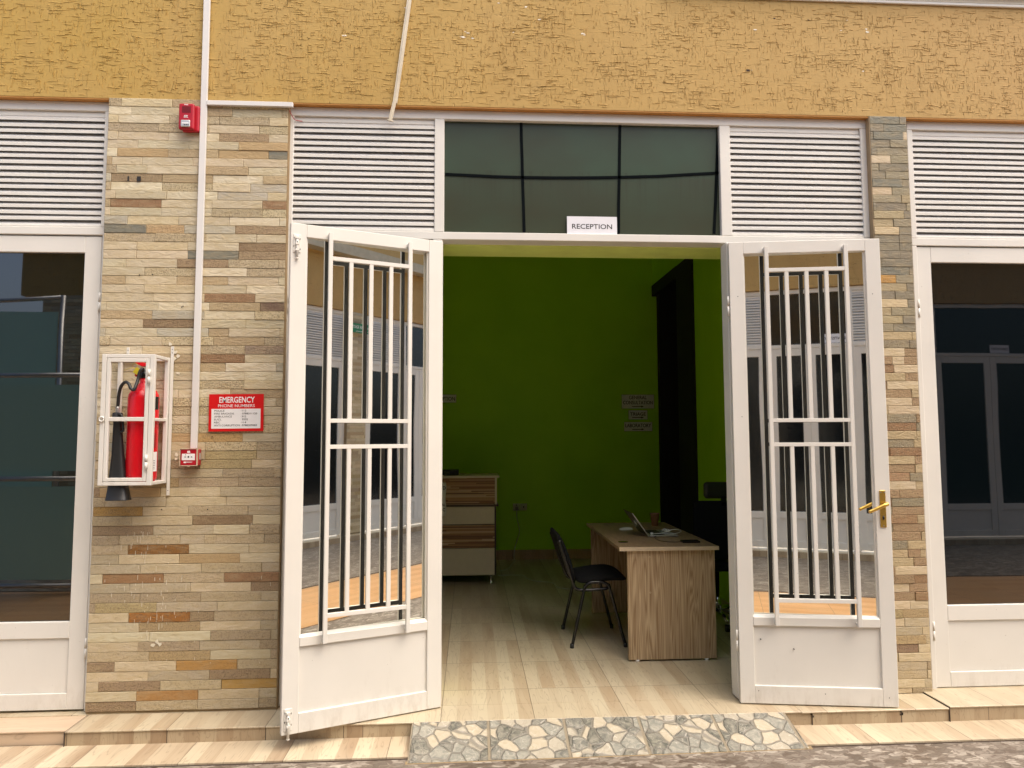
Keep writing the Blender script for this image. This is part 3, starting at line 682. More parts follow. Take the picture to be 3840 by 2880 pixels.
# re-cut: the nosing overhangs the riser by 8 mm, dark grout lies between
mb = MB(); mb.box(-2.069, 1.8, -.2168, -.21, -.0085, -.0045); mb.box(1.8, 2.633, -.2228, -.2195, -.0085, -.0045); mb.box(-7, -2.0705, -.190, -.18, -.013, -.0085)
mb.box(-2.0712, -2.0678, -.223, .0, ZG, -.0015); mb.box(2.6318, 2.6352, -.2285, .0, ZG, .006); mb.box(-1.5625, -1.5595, -.2149, -.2, ZG, -.006); mb.box(-1.0625, -1.0595, -.2149, -.2, ZG, -.006); mb.box(-.6615, -.6585, -.2149, -.2, ZG, -.006); mb.box(1.8590, 1.8620, -.2209, -.2, ZG, -.006); mb.box(2.3615, 2.3645, -.2209, -.2, ZG, -.006)
mb.box(-7, 9, -.226, -.21, ZG-.01, ZG+.002)
for x_ in (1.861, 2.363):
    for q in range(5): a = random.uniform(0, 6.28); mb.box(x_-.006+.006*math.cos(a), x_+.002+.006*math.cos(a), -.2222, -.219, -.028+.011*math.sin(a), -.018+.011*math.sin(a))
struct(mb.build('step_grout', GROUT))
mb = MB(); mb.box(-8, 9, -.455, -.2, -.2, ZG+.003); struct(mb.build('tread', TREAD_T))
mb = MB(); mb.add([(-60, -60, ZG-.007), (60, -60, ZG-.007), (60, .2, ZG-.007), (-60, .2, ZG-.007)], [(0, 1, 2, 3)]); struct(mb.build('ground', PAVING))
mb = MB(); mb.box(-8, 9, -.463, -.4552, -.2, ZG-.004); struct(mb.build('paving_joint', GROUT))
mb = MB(); mb.box(-12, 12, -3.45, -2.2, ZG-.0115, ZG-.003, 0); mb.box(-12, 12, -3.50, -3.4502, ZG-.0115, ZG-.003, 1); struct(mb.build('path', [ORANGE_T, GROUT]))
# ramp of crazy-paving tiles
mb = MB(); n = 10; x0, x1 = -.303, 1.703
def rampY(t): return -.224-t*.262
vs = []; 
top0, top1 = (-.226, .0008), (-.508, ZG-.004)
mb.add([(x0, top0[0], top0[1]), (x1, top0[0], top0[1]), (x1+.012, top1[0]+.03, top1[1]), (x0, top1[0], top1[1]), (x0, top0[0], -.2), (x1, top0[0], -.2), (x1+.012, top1[0]+.03, -.2), (x0, top1[0], -.2)],
       [(0, 1, 2, 3), (4, 7, 6, 5), (0, 4, 5, 1), (1, 5, 6, 2), (2, 6, 7, 3), (3, 7, 4, 0)])
rp = mb.build('entrance_ramp', PEBBLE); tag(rp, 'sloping ramp of five grey and cream crazy-paving tiles below the open doorway', 'ramp')
mb = MB(); mb.add([(x0-.01, top1[0]+.016, ZG-.003), (x1+.03, top1[0]+.05, ZG-.003), (x1+.03, top1[0]+.0, ZG-.011), (x0-.01, top1[0]-.03, ZG-.011)], [(0, 1, 2, 3)]); mb.build('mortar_fillet', MORTAR, rp)

# ------------------------------------------------------------------ the room
def wallthing(mb, name, mats, label, cat='wall'): return tag(mb.build(name, mats), label, cat)
mb = MB(); mb.box(-3.2, 2.5, 4.66, 4.8, -.1, 4.4); bw = wallthing(mb, 'back_wall', GREEN, 'green painted back wall of the reception room with the direction signs')
mb = MB(); mb.box(-3.2, 2.318, 4.646, 4.6595, 0, .112); sk = mb.build('skirting', wood_tile('skirting_tile', .02, 4, .5, 10, c1=(.50, .34, .19), c2=(.42, .27, .14)), bw)
mb = MB(); mb.box(2.32, 2.5, .36, 3.04, -.1, 4.4); mb.box(2.32, 2.5, 3.04, 4.66, 3.40, 4.4); wallthing(mb, 'side_wall', GREEN, 'green painted side wall right of the dark inner doorway')
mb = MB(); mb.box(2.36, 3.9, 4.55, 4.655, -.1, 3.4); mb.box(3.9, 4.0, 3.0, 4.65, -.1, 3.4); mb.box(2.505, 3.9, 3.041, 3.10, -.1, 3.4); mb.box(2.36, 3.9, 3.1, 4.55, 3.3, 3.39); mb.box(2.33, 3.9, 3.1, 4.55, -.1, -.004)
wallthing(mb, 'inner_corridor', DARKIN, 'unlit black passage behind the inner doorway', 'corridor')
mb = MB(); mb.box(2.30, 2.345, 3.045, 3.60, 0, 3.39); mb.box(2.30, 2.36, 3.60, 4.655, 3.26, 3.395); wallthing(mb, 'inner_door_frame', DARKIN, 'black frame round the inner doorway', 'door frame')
mb = MB(); mb.box(-1.5, -1.35, .415, 4.655, -.1, 4.3); wallthing(mb, 'left_room_wall', CEIL, 'pale room wall out of sight behind the left door leaf')
mb = MB(); mb.box(-3.35, 2.5, .4005, .41, 3.46, 4.4); mb.box(-1.2, 2.5, .1505, .412, 2.657, 3.459); mb.box(-3.35, -1.2, .1505, .36, 0, 3.459); mb.box(-1.2, -.21, .1505, .36, 0, 2.657); mb.box(1.72, 2.5, .1505, .36, 0, 2.657)
wallthing(mb, 'door_beam', LIME, 'bright lime green beam edge just inside the door head', 'beam')
mb = MB(); mb.box(-1.5, 2.5, .413, 4.655, 4.32, 4.4); wallthing(mb, 'room_ceiling', CEIL, 'white ceiling of the reception room, hidden above the door head', 'ceiling')

# ------------------------------------------------------------------ signs
def sign(name, x0, x1, z0, z1, y, mat, label, lines, th=.002, rz=0, edge=None, ink=INK, loc=None):
    root = empty(name, ((x0+x1)/2, y, z0) if not loc else loc, rz, label, 'sign')
    w_, h_ = x1-x0, z1-z0
    mb = MB(); mb.box(-w_/2, w_/2, -th, 0, 0, h_); mb.build('board', mat, root)
    if edge:
        e = MB(); t = .002
        for q in ((-w_/2-t, w_/2+t, -th-.0003, 0, -t, .0), (-w_/2-t, w_/2+t, -th-.0003, 0, h_, h_+t), (-w_/2-t, -w_/2, -th-.0003, 0, 0, h_), (w_/2, w_/2+t, -th-.0003, 0, 0, h_)): e.box(*q)
        e.build('edge', edge, root)
    for ln in lines:
        if ln[0] == '>':
            a = MB(); arrow_mb(a, ln[1], -th-.0006, ln[2], ln[3], ln[4], ln[5]); a.build('arrow', ink, root)
        else: text(ln[0], ln[1], -th-.0006, ln[2], w=ln[3], h=ln[4], mat=ink, parent=root, bold=ln[5])
    return root
a = lt2(2126, 811, .055); b = lt2(2314, 876, .055)
w_ = b[0]-a[0]
sign('door_sign', a[0], b[0], 2.7095, a[1], .055, PAPER, 'white paper sign reading RECEPTION at the foot of the dark transom', [('RECEPTION', 0, .047, .243, .030, .008)], th=.0015)
YB = 4.655
sign('direction_sign', 1.895, 2.305, 1.838, 2.011, YB, SIGNIN, 'topmost of three direction signs, reading GENERAL CONSULTATION', [('GENERAL', 0, .138, .225, .045, .012), ('CONSULTATION', 0, .075, .375, .045, .012), ('>', 0, .025, .15, .008, .024)], edge=INK)
sign('direction_sign', 1.979, 2.218, 1.701, 1.816, YB, SIGNIN, 'small middle direction sign reading TRIAGE', [('TRIAGE', 0, .068, .195, .042, .012), ('>', 0, .025, .15, .008, .024)], edge=INK)
sign('direction_sign', 1.922, 2.276, 1.556, 1.670, YB, SIGNIN, 'lowest direction sign reading LABORATORY', [('LABORATORY', 0, .070, .325, .046, .012), ('>', 0, .022, .15, .008, .024)], edge=INK)
sign('wall_sign', -.474, -.172, 1.915, 2.012, YB, SIGNIN, 'sign on the back wall half hidden by the left door, ending in PTION', [('RECEPTION', 0, .047, .27, .048, .012)], edge=INK)

em = empty('emergency_sign', (-1.316, -.010, 1.532), 0, 'red sign on the stone pillar listing EMERGENCY PHONE NUMBERS', 'sign')
mb = MB(); mb.box(-.151, .151, -.003, 0, 0, .210); mb.build('board', REDSIGN, em); em.rotation_euler.y = R(-.4)
mb = MB(); mb.box(-.136, .135, -.0036, -.0029, .016, .127); mb.build('number_panel', SIGNW, em)
text('EMERGENCY', .004, -.0038, .178, w=.196, h=.034, mat=SIGNW, parent=em, bold=.018)
text('PHONE NUMBERS', .001, -.0038, .144, w=.203, h=.0165, mat=SIGNW, parent=em, bold=.005)
rows = [('POLICE', .056, '112', .023), ('FIRE BRIGADE', .108, '0788311120', .083), ('AMBULANCE', .097, '912', .023), ('EUCL', .040, '3535', .032), ('RBC', .032, '114', .023), ('ANTI CORRUPTION', .141, '0788309583', .083)]
L1 = []; L2 = []
for i, (t1, w1, t2, w2) in enumerate(rows):
    z = .1165-i*.0165
    L1.append(text(t1, -.120, -.0042, z, w=w1, h=.0102, parent=em, bold=.0, align='LEFT'))
    L1.append(text(':', .0265, -.0042, z-.0005, w=.002, h=.0068, parent=em, bold=.0, align='LEFT'))
    L2.append(text(t2, .033, -.0042, z, w=w2, h=.0102, parent=em, bold=.008, align='LEFT'))
join(L1, 'lettering'); join(L2, 'phone_number')

# ------------------------------------------------------------------ trunking and conduits
mb = MB(); mb.prism([(-1.5605, -.022), (-1.5245, -.022), (-1.5245, -.0065), (-1.5605, -.0065)], 1.437, 4.6, 'z')
o = mb.build('cable_trunking', WHITE2, None, .0015); tag(o, 'tall vertical white trunking running up the stone pillar to the stucco', 'trunking')
o.rotation_euler = (0, 0, 0)
mb = MB(); mb.box(-1.524, -1.034, -.026, -.0065, 3.4205, 3.4475); mb.build('cable_trunking', WHITE2, None, .0015)
tag(bpy.context.scene.objects['cable_trunking.001'], 'short horizontal white trunking branching right along the pillar top', 'trunking')
def bar2(name, p, q, w_, y0, y1, mat, label, cat):
    mb = MB(); dx, dz = q[0]-p[0], q[1]-p[1]; l = math.hypot(dx, dz); nx, nz = -dz/l*w_/2, dx/l*w_/2
    pr_ = [(p[0]-nx, p[1]-nz), (q[0]-nx, q[1]-nz), (q[0]+nx, q[1]+nz), (p[0]+nx, p[1]+nz)]
    mb.prism(pr_, y0, y1, 'y'); mb.prism([(p[0]-nx*.3, p[1]-nz*.3), (q[0]-nx*.3, q[1]-nz*.3), (q[0]+nx*.3, q[1]+nz*.3), (p[0]+nx*.3, p[1]+nz*.3)], y0-.003, y0, 'y')
    return tag(mb.build(name, mat, None, .001), label, cat)
WHITE3 = plain('dusty_white_pvc', (.62, .55, .42), .5)
c1 = bar2('conduit', (-.347, 4.25), (-.4445, 3.468), .026, -.012, .003, WHITE3, 'long slanting off-white conduit stuck across the ochre stucco', 'conduit')
c2 = bar2('conduit', (-.442, 3.485), (-.472, 3.352), .022, -.020, -.0125, WHITE3, 'short broken conduit end hanging over the top louvre slat', 'conduit')
mb = MB(); mb.box(-.446, -.438, -.0165, -.0152, 3.468, 3.476); mb.build('screw_hole', INK, c1)
mb = MB(); mb.tube([(-.490, -.016, 3.358), (-.475, -.018, 3.352), (-.452, -.016, 3.349)], .004, 6); mb.build('frayed_end', WHITE3, c2)

# ------------------------------------------------------------------ fire sounder
fs = empty('fire_sounder', (-1.618, -.006, 3.255), 0, 'red wall sounder with strobe lens and the word FIRE, high beside the trunking', 'alarm')
mb = MB(); mb.box(-.040, .056, -.024, 0, .0, .156); mb.build('back_box', REDPL, fs, .010, 3)
mb = MB(); mb.box(-.050, .036, -.052, -.0245, .004, .156); fb = mb.build('front_cover', REDPL, fs, .009, 3)
mb = MB()
for i in range(6): mb.box(-.030, .018, -.0532, -.0515, .101+i*.0065, .1035+i*.0065)
mb.build('sound_slot', plain('slot_shadow_red', (.08, .002, .004), .6), fb)
mb = MB(); mb.box(-.033, .019, -.062, -.0525, .013, .054); ln = mb.build('strobe_lens', CLEAR, fs, .008, 3)
mb = MB(); mb.box(-.026, .012, -.0632, -.0622, .030, .038, 0)
for i in range(3): mb.tube([(-.010+i*.010, -.0632, .024), (-.010+i*.010, -.0625, .024)], .0035, 8, 1)
mb.build('flash_element', [SIGNW, INK], ln)
text('FIRE', -.007, -.0526, .147, w=.022, h=.0065, mat=SIGNW, parent=fs, bold=.03)
text('AW', -.008, -.0526, .080, w=.022, h=.011, mat=SIGNW, parent=fs, bold=.04, name='logo')
mb = MB(); mb.box(-.020, .005, -.0528, -.0524, .0705, .0725); mb.build('logo_bar', SIGNW, fs)

# ------------------------------------------------------------------ manual call point
cp = empty('call_point', (-1.549, -.008, 1.340), 0, 'red manual fire call point at the foot of the vertical trunking', 'call point')
mb = MB(); mb.box(-.040, .045, -.038, 0, .004, .093); mb.build('back_box', REDPL, cp, .003, 2)
mb = MB(); mb.box(-.047, .038, -.054, -.0385, .006, .093); mb.build('front', REDPL, cp, .003, 2)
cl = MB(); 
for q in ((-.051, .042, -.058, -.036, .002, .0045), (-.051, .042, -.058, -.036, .0945, .097), (-.051, -.0485, -.058, -.036, .0045, .0945), (.0395, .042, -.058, -.036, .0045, .0945)): cl.box(*q)
cl.box(-.008, .003, -.058, -.040, -.003, .0018)
cl.build('cover_rim', plain('clear_cover_plastic', (.62, .50, .36), .2), cp, .001)
mb = MB(); mb.box(-.040, .031, -.0550, -.0538, .033, .069); fp = mb.build('press_panel', SIGNW, cp, .0006)
mb = MB(); mb.tube([(-.004, -.0556, .0515), (-.004, -.0551, .0515)], .0048, 16)
mb.tube([(-.019, -.0556, .0625), (-.019, -.0551, .0625)], .0024, 12)
arrow_mb(mb, -.0195, -.0554, .0512, .011, .0022, .007); arrow_mb(mb, .0118, -.0554, .0512, -.011, .0022, .007)
mb.build('marking', INK, fp)
mb = MB(); mb.prism([(-.012, .073), (-.011, .083), (-.007, .086), (-.002, .083), (.001, .087), (.004, .081), (.005, .073), (-.001, .075), (-.004, .072), (-.007, .076)], -.0549, -.0542, 'y'); mb.build('emblem', SIGNW, cp)
mb = MB(); mb.prism([(-.029, .018), (-.016, .018), (-.016, .0205), (.014, .0205), (.014, .022), (-.0155, .022), (-.0155, .0232), (.019, .0232), (.019, .025), (-.0155, .025), (-.0155, .0255), (-.029, .0255)], -.0549, -.0542, 'y'); mb.build('maker_mark', SIGNW, cp)
mb = MB(); mb.box(.0452, .0462, -.030, -.010, .035, .072); mb.build('side_label', plain('side_label_grey', (.45, .45, .40), .5), cp)

# ------------------------------------------------------------------ extinguisher cage
cg = empty('extinguisher_cage', (-1.822, -.008, 1.24), 0, 'white welded steel cage on the stone pillar holding the extinguisher', 'cage')
X0, X1, Y0, Y1, Z0, Z1 = -.142, .134, -.196, -.004, .006, .706
m_ = MB(); t = .021
for x in (X0, X1-.026): m_.box(x, x+(.024 if x == X0 else .026), Y0, Y0+t, Z0, Z1)
m_.box(X0+.024, X1-.026, Y0, Y0+t, Z1-t, Z1); m_.box(X0+.024, X1-.026, Y0, Y0+t, Z0, Z0+.019)
for x in (X0, X1-t):
    m_.box(x, x+t, Y1-t, Y1, Z0, Z1); m_.box(x+.001, x+t-.001, Y0+t, Y1-t, Z1-.019, Z1-.001); m_.box(x+.001, x+t-.001, Y0+t, Y1-t, Z0+.001, Z0+.018); m_.box(x+.004, x+t-.004, Y0+t, Y1-t, .348, .364)
m_.box(X0+t, X1-t, Y1-t+.002, Y1-.002, Z1-.019, Z1-.001); m_.box(X0+t, X1-t, Y1-t+.002, Y1-.002, Z0+.001, Z0+.018); m_.box(X0+t, X1-t, Y1-.014, Y1-.002, .346, .366)
m_.box(X0+.10, X1-t, Y0+.045, Y1-t+.001, Z0+.002, Z0+.008)
m_.build('frame', WHITE, cg, .002)
m_ = MB(); a, b = X0+.0265, X1-.0285; c, e = Z0+.0215, Z1-.0235; ty = Y0-.001; q = .019
m_.box(a, a+q, ty, ty+.017, c, e); m_.box(b-q, b, ty, ty+.017, c, e); m_.box(a+q, b-q, ty, ty+.017, e-.020, e); m_.box(a+q, b-q, ty, ty+.017, c, c+.019)
m_.box(a+q, b-q, ty+.001, ty+.015, .346, .368)
dr = m_.build('cage_door', WHITE, cg, .002)
for z in (.13, .585):
    h = MB(); h.tube([(b+.003, ty-.008, z-.04), (b+.003, ty-.008, z-.002)], .0072, 10); h.tube([(b+.003, ty-.008, z+.001), (b+.003, ty-.008, z+.038)], .0072, 10); h.build('hinge', WHITE, dr)
lp = MB(); lp.tube([(X0+.013+.012*math.cos(k*math.pi/6), ty-.006, .357+.012*math.sin(k*math.pi/6)) for k in range(13)], .004, 8); lp.build('lock_ring', WHITE, dr)
for x, z0, z1 in ((.1435, -.062, .772), (-.107, .706, .765)):
    s_ = MB(); s_.box(x-.0085 if x > 0 else x, x+.0085 if x > 0 else x+.015, -.004, .0, z0, z1); so_ = s_.build('wall_strap', WHITE, cg, .0008)
    for z in ([-.035, .735, .755] if x > 0 else [.728, .748]): s_ = MB(); s_.tube([(x+(0 if x > 0 else .0075), -.0046, z), (x+(0 if x > 0 else .0075), -.0038, z)], .0025, 8); s_.build('screw_hole', INK, so_)

# ------------------------------------------------------------------ fire extinguisher
fe = empty('fire_extinguisher', (-1.787, -.100, 1.256), 0, 'red carbon dioxide fire extinguisher with black horn inside the white cage', 'extinguisher')
mb = MB(); rr = .0785
mb.lathe([(.060, 0), (.068, .003), (rr-.003, .014), (rr, .03), (rr, .455), (rr-.004, .478), (rr-.016, .500), (rr-.036, .518), (.030, .532), (.023, .542), (.023, .568)], n=40); mb.build('cylinder', RED, fe)
mb = MB(); mb.lathe([(.022, .566), (.026, .568), (.026, .595), (.017, .60), (.017, .622)], n=20, mi=0); mb.box(-.030, .015, -.014, .014, .595, .612, 0); mb.build('valve', BLACKG, fe, .002)
mb = MB(); mb.prism([(-.045, .664), (.030, .646), (.030, .636), (-.010, .631), (-.048, .652)], -.011, .011, 'y'); mb.prism([(-.050, .590), (.020, .606), (.020, .597), (-.046, .576)], -.011, .011, 'y'); mb.build('squeeze_grip', RED, fe, .002)
mb = MB(); mb.box(-.047, -.020, -.021, -.0195, .59, .625, mat=Matrix.Translation((-.034, 0, .607)) @ Matrix.Rotation(R(35), 4, 'Y') @ Matrix.Translation((.034, 0, -.607))); mb.tube([(-.045+.014*math.cos(k*.55), -.016, .635+.014*math.sin(k*.55)) for k in range(13)], .0012, 6, 1); mb.tube([(-.10, -.02, .610), (-.07, -.022, .622), (-.04, -.018, .620)], .001, 5); mb.build('safety_tag', [YELLOW, BRASS], fe)
mb = MB(); pts = spline([(.000, -.024, .608), (.006, -.040, .616), (.000, -.055, .600), (-.004, -.066, .555), (-.006, -.088, .515), (-.012, -.094, .498), (-.026, -.094, .506), (-.042, -.088, .532), (-.064, -.080, .540), (-.088, -.070, .520), (-.102, -.062, .480), (-.108, -.056, .430), (-.110, -.055, .408)], 7); mb.tube(pts, .0085, 12); mb.build('hose', BLACK, fe)
mb = MB(); mb.lathe([(.009, 0), (.0095, .005), (.0095, .03), (.0085, .034)], (-.110, -.055, .375), 14); mb.build('hose_ferrule', STEEL, fe)
mb = MB()
sec = [(.378, .010, .009), (.376, .024, .018), (.340, .026, .018), (.325, .020, .016), (.15, .030, .024), (-.02, .048, .040), (-.083, .058, .048), (-.086, .060, .050), (-.090, .060, .050)]
vs = []; n_ = 28
for z, a, b in sec:
    ox = -.110+(.38-z)*.045
    for k in range(n_):
        an = 2*math.pi*k/n_; p_ = 3.2
        cx_, cy_ = math.cos(an), math.sin(an); vs.append((ox+a*math.copysign(abs(cx_)**(2/p_), cx_), -.055+b*.9*math.copysign(abs(cy_)**(2/p_), cy_), z))
mb.add(vs, [(i*n_+k, i*n_+(k+1) % n_, (i+1)*n_+(k+1) % n_, (i+1)*n_+k) for i in range(len(sec)-1) for k in range(n_)]+[tuple(range(n_))], 0, True)
hn = mb.build('horn', BLACK, fe)
mb = MB(); mb.tube(spline([(-.100, -.074, .370), (-.078, -.076, .362), (-.070, -.076, .325), (-.067, -.076, .280), (-.080, -.076, .272)], 5), .006, 8); mb.build('horn_grip', BLACKG, hn)
def wrap(a0, a1, z0, z1, r_, mat, name, parent):
    mb = MB(); n_ = 8; vs = [(r_*math.sin(a0+(a1-a0)*k/n_), -r_*math.cos(a0+(a1-a0)*k/n_), z) for z in (z0, z1) for k in range(n_+1)]
    mb.add(vs, [(k, k+1, n_+2+k, n_+1+k) for k in range(n_)], 0, True); return mb.build(name, mat, parent)
wrap(R(28), R(92), .395, .465, rr+.0008, BLACKG, 'black_label', fe)
wrap(R(40), R(92), .06, .165, rr+.0008, SIGNW, 'white_label', fe)
for z in (.372, .312): 
    lb = wrap(R(44), R(70), z-.014, z+.012, rr+.0008, SIGNW, 'pictogram', fe); wrap(R(46), R(68), z-.012, z+.010, rr+.0011, REDSIGN, 'pictogram_field', lb)
for i in range(12): wrap(R(48), R(80), .19+i*.0065, .1925+i*.0065, rr+.0009, INK if i % 1 == 0 else RED, 'label_line', fe) if i < 12 else None
wrap(R(-86), R(-64), .098, .120, rr+.0008, SIGNW, 'small_label', fe)
for i in range(6): wrap(R(52), R(78), .072+i*.009, .0745+i*.009, rr+.0012, INK, 'label_line', fe)
wrap(R(46), R(60), .140, .160, rr+.0012, plain('navy_emblem', (.02, .03, .10), .5), 'emblem', fe)

# ------------------------------------------------------------------ reception cabinet
cb = empty('reception_counter', (-.40, 3.22, 0), 0, 'reception counter of cream and striped wood panels seen behind the left door', 'counter')
W = .65
def cb_box(name, mat, *b, bev=.001):
    m = MB(); m.box(*b); return m.build(name, mat, cb, bev)
cb_box('top_board', CREAM, -.70, .700, -.02, .45, 1.075, 1.097)
cb_box('upper_edge', CREAM, .655, .675, -.003, .40, .803, 1.0745)
cb_box('striped_panel', STRIP, -.65, .6545, 0, .02, .803, 1.0745)
cb_box('ledge', plain('dark_brown_laminate', (.06, .03, .015), .4), -.68, .69, -.008, .42, .782, .8025)
cb_box('cream_panel', CREAM, -.65, W, 0, .02, .604, .779)
cb_box('striped_panel', STRIP, -.65, W, 0, .02, .369, .594)
cb_box('cream_panel', CREAM, -.65, W, 0, .02, .093, .361)
cb_box('carcass', plain('dark_brown_carcass', (.035, .018, .010), .5), -.66, .668, .021, .60, .085, .780)
for x in (-.55, .615):
    m = MB(); m.lathe([(.018, 0), (.020, .004), (.010, .012), (.009, .07), (.014, .085)], (x, .035, 0), 16); m.build('foot', CHROME, cb)
m = MB(); m.box(-.62, .282, 0, .16, 0, .055); o = m.build('document_tray', BLACKG, None, .004); o.location = (-.40, 3.32, 1.0975); tag(o, 'flat black box lying on the reception counter top', 'box')
bn = empty('hanging_poster', (-.31, 3.205, .72), 0, 'white poster hung on the counter front, mostly hidden by the left door', 'poster')
m = MB(); vs = []
for j in range(12):
    z = .31-j*.031
    for i in range(7):
        x = -.10+.018*math.sin(j*.5)*0+.165*i/6+(.004*math.sin(j*.9) if i == 6 else 0); vs.append((x, -.004*math.sin(i*1.1+j*.3), z))
m.add(vs, [(j*7+i, j*7+i+1, (j+1)*7+i+1, (j+1)*7+i) for j in range(11) for i in range(6)], 0, True); pg = m.build('sheet', SIGNIN, bn)
s_ = pg.modifiers.new('thickness', 'SOLIDIFY'); s_.thickness = .001
text('D', .047, -.006, .255, h=.034, parent=bn, bold=.02); text('AL', .040, -.006, .085, h=.026, parent=bn, bold=.02); text('C', .045, -.006, .035, h=.032, parent=bn, bold=.02)

# socket and cables
sk_ = empty('power_socket', (.612, 4.653, .59), 0, 'double white power socket low on the green wall', 'socket')
m = MB(); m.box(-.086, -.002, -.012, 0, 0, .084); m.box(.002, .086, -.012, 0, 0, .084); m.build('face_plate', plain('off_white_plate', (.50, .52, .36), .4), sk_, .002)
m = MB(); m.box(-.060, -.024, -.045, -.0125, .012, .046); m.build('plug', plain('grey_plug', (.20, .2, .17), .5), sk_, .004)
m = MB(); m.box(-.050, -.036, -.0135, -.012, .058, .072); m.box(.036, .052, -.0135, -.012, .032, .052); m.box(.012, .016, -.0132, -.012, .040, .045); m.box(.072, .076, -.0132, -.012, .040, .045); m.build('pin_hole', INK, sk_)
m = MB(); m.tube(spline([(.570, 4.60, .60), (.572, 4.60, .50), (.60, 4.60, .34), (.55, 4.60, .17), (.53, 4.55, .06), (.535, 4.45, .012), (.50, 4.34, .006), (.43, 4.02, .006), (.33, 3.90, .006)], 8), .0035, 6)
tag(m.build('power_cable', CORDW), 'white cable dropping from the wall socket to the floor', 'cable')
m = MB(); m.tube(spline([(.30, 3.64, .006), (.44, 3.64, .006), (.56, 3.62, .006), (.60, 3.46, .006), (.66, 3.33, .006), (.80, 3.25, .006), (.855, 3.16, .006), (.86, 3.02, .006), (.92, 2.93, .006), (1.05, 2.91, .006), (1.30, 2.95, .006)], 8), .0035, 6)
tag(m.build('floor_cable', CORDW), 'white cable snaking over the floor from counter towards the desk', 'cable')

# ------------------------------------------------------------------ desk
dk = empty('desk', (1.335, .66, 0), 0, 'walnut laminate office desk standing just inside the doorway', 'desk')
def dk_box(name, mat, *b, bev=.0015):
    m = MB(); m.box(*b); return m.build(name, mat, dk, bev)
dt = dk_box('desk_top', DESKH, -.338, .338, -.006, 1.33, .7305, .755)
dk_box('edge_band', plain('pale_edge_band', (.50, .40, .27), .4), -.339, .339, -.0085, -.0065, .7300, .7555, bev=.0005)
m = MB(); m.box(-.280, .317, .018, .043, .012, .730); p1 = m.build('end_panel', DESKV, dk, .0015)
m = MB(); m.box(-.310, .317, 1.27, 1.295, .012, .730); m.build('end_panel', DESKV, dk, .0015)
m = MB(); m.box(.10, .118, .0435, 1.2695, .25, .730); m.build('modesty_panel', DESKV, dk)
for z in (.20, .45, .685):
    m = MB(); m.tube([(-.128, .0165, z), (-.128, .018, z)], .0055, 12); m.tube([(-.128, .0160, z), (-.128, .0166, z)], .0025, 10, 1); m.build('screw_cap', [plain('pale_cap', (.55, .42, .26), .5), INK], p1)
for x in (-.22, .25):
    m = MB(); m.lathe([(.014, 0), (.014, .012)], (x, .03, 0), 12); m.build('foot_pad', SIGNW, dk)
m = MB(); m.lathe([(.034, 0), (.036, .002), (.030, .003)], (-.262, .23, .755), 24); m.build('cable_grommet', BLACKG, dk)

# things on the desk
lpz = .7555
lp = empty('laptop', (1.315, 1.10, lpz), 0, 'open silver laptop on the desk facing right', 'laptop')
m = MB(); m.box(0, .215, 0, .31, .003, .014); bs = m.build('base', ALU, lp, .003, 2)
m = MB(); m.box(.02, .12, .02, .29, .0142, .015); m.build('keyboard', BLACK, bs)
m = MB(); m.box(-.004, .0015, 0, .31, .008, .215); sc_ = m.build('screen_lid', plain('dark_lid', (.10, .10, .09), .25, metal=.6), lp, .002); sc_.rotation_euler.y = R(-35)
m = MB(); m.box(-.0045, .0022, -.0012, 0, .008, .215); m.build('lid_edge', ALU, sc_)
m = MB(); m.lathe([(.006, -.012), (.016, -.009), (.020, 0), (.016, .009), (.006, .012)], (0, 0, 0), 16); o = m.build('lid_emblem', SIGNW, sc_); o.rotation_euler.y = R(90); o.location = (-.0045, .155, .11); o.scale = (1, 1, .06)
m = MB(); vs = []
for i in range(9):
    a = math.pi*i/8; r_ = .029*math.sin(a)**.5; x = -.055*math.cos(a)
    for k in range(9): b = math.pi*k/8; vs.append((x, r_*math.cos(b), .021*math.sin(a)**.6*math.sin(b)))
m.add(vs, [(i*9+k, i*9+k+1, (i+1)*9+k+1, (i+1)*9+k) for i in range(8) for k in range(8)], 0, True); o = m.build('computer_mouse', plain('white_mouse_shell', (.72, .72, .70), .2)); o.location = (1.235, 1.53, lpz); o.rotation_euler.z = R(12); tag(o, 'white computer mouse beside the laptop lid', 'computer mouse')
m = MB(); m.lathe([(.026, 0), (.037, .098), (.0395, .099), (.0395, .102), (.035, .1025), (.034, .095)], n=24); o = m.build('paper_cup', KRAFT); o.location = (1.53, 1.76, lpz); tag(o, 'brown paper cup on the far side of the desk', 'cup')
m = MB(); random.seed(4)
pts = [(1.345, 1.13, .775)]
for k in range(9): a = k*1.15; pts.append((1.43+.028*math.cos(a)+.006*k, 1.14+.03*math.sin(a), .785+.022*abs(math.sin(a*1.3))))
pts += [(1.50, 1.13, .775), (1.56, 1.15, .785), (1.575, 1.19, .79), (1.54, 1.22, .795), (1.47, 1.20, .785), (1.42, 1.15, .776), (1.47, 1.12, .775), (1.50, 1.115, .774)]
m.tube(spline(pts, 6), .0022, 6); m.tube([(1.335, 1.13, .777), (1.352, 1.13, .777)], .006, 8); m.tube([(1.338, 1.15, .777), (1.352, 1.158, .777)], .006, 8)
tag(m.build('earphones', plain('white_earphone', (.8, .8, .78), .3)), 'tangled white earphones lying on the open laptop', 'earphones')
m = MB(); m.box(-.062, .062, -.035, .035, 0, .014); hd = m.build('hard_drive', BLACKG, None, .003, 2); hd.location = (1.535, .835, lpz); tag(hd, 'flat black portable drive near the front right of the desk', 'hard drive')
m = MB(); m.tube(spline([(-.062, 0, .006), (-.11, 0, .004), (-.17, .02, .004), (-.20, .10, .004), (-.19, .24, .006), (-.17, .262, .008)], 6), .0022, 6); m.build('cable', BLACK, hd)

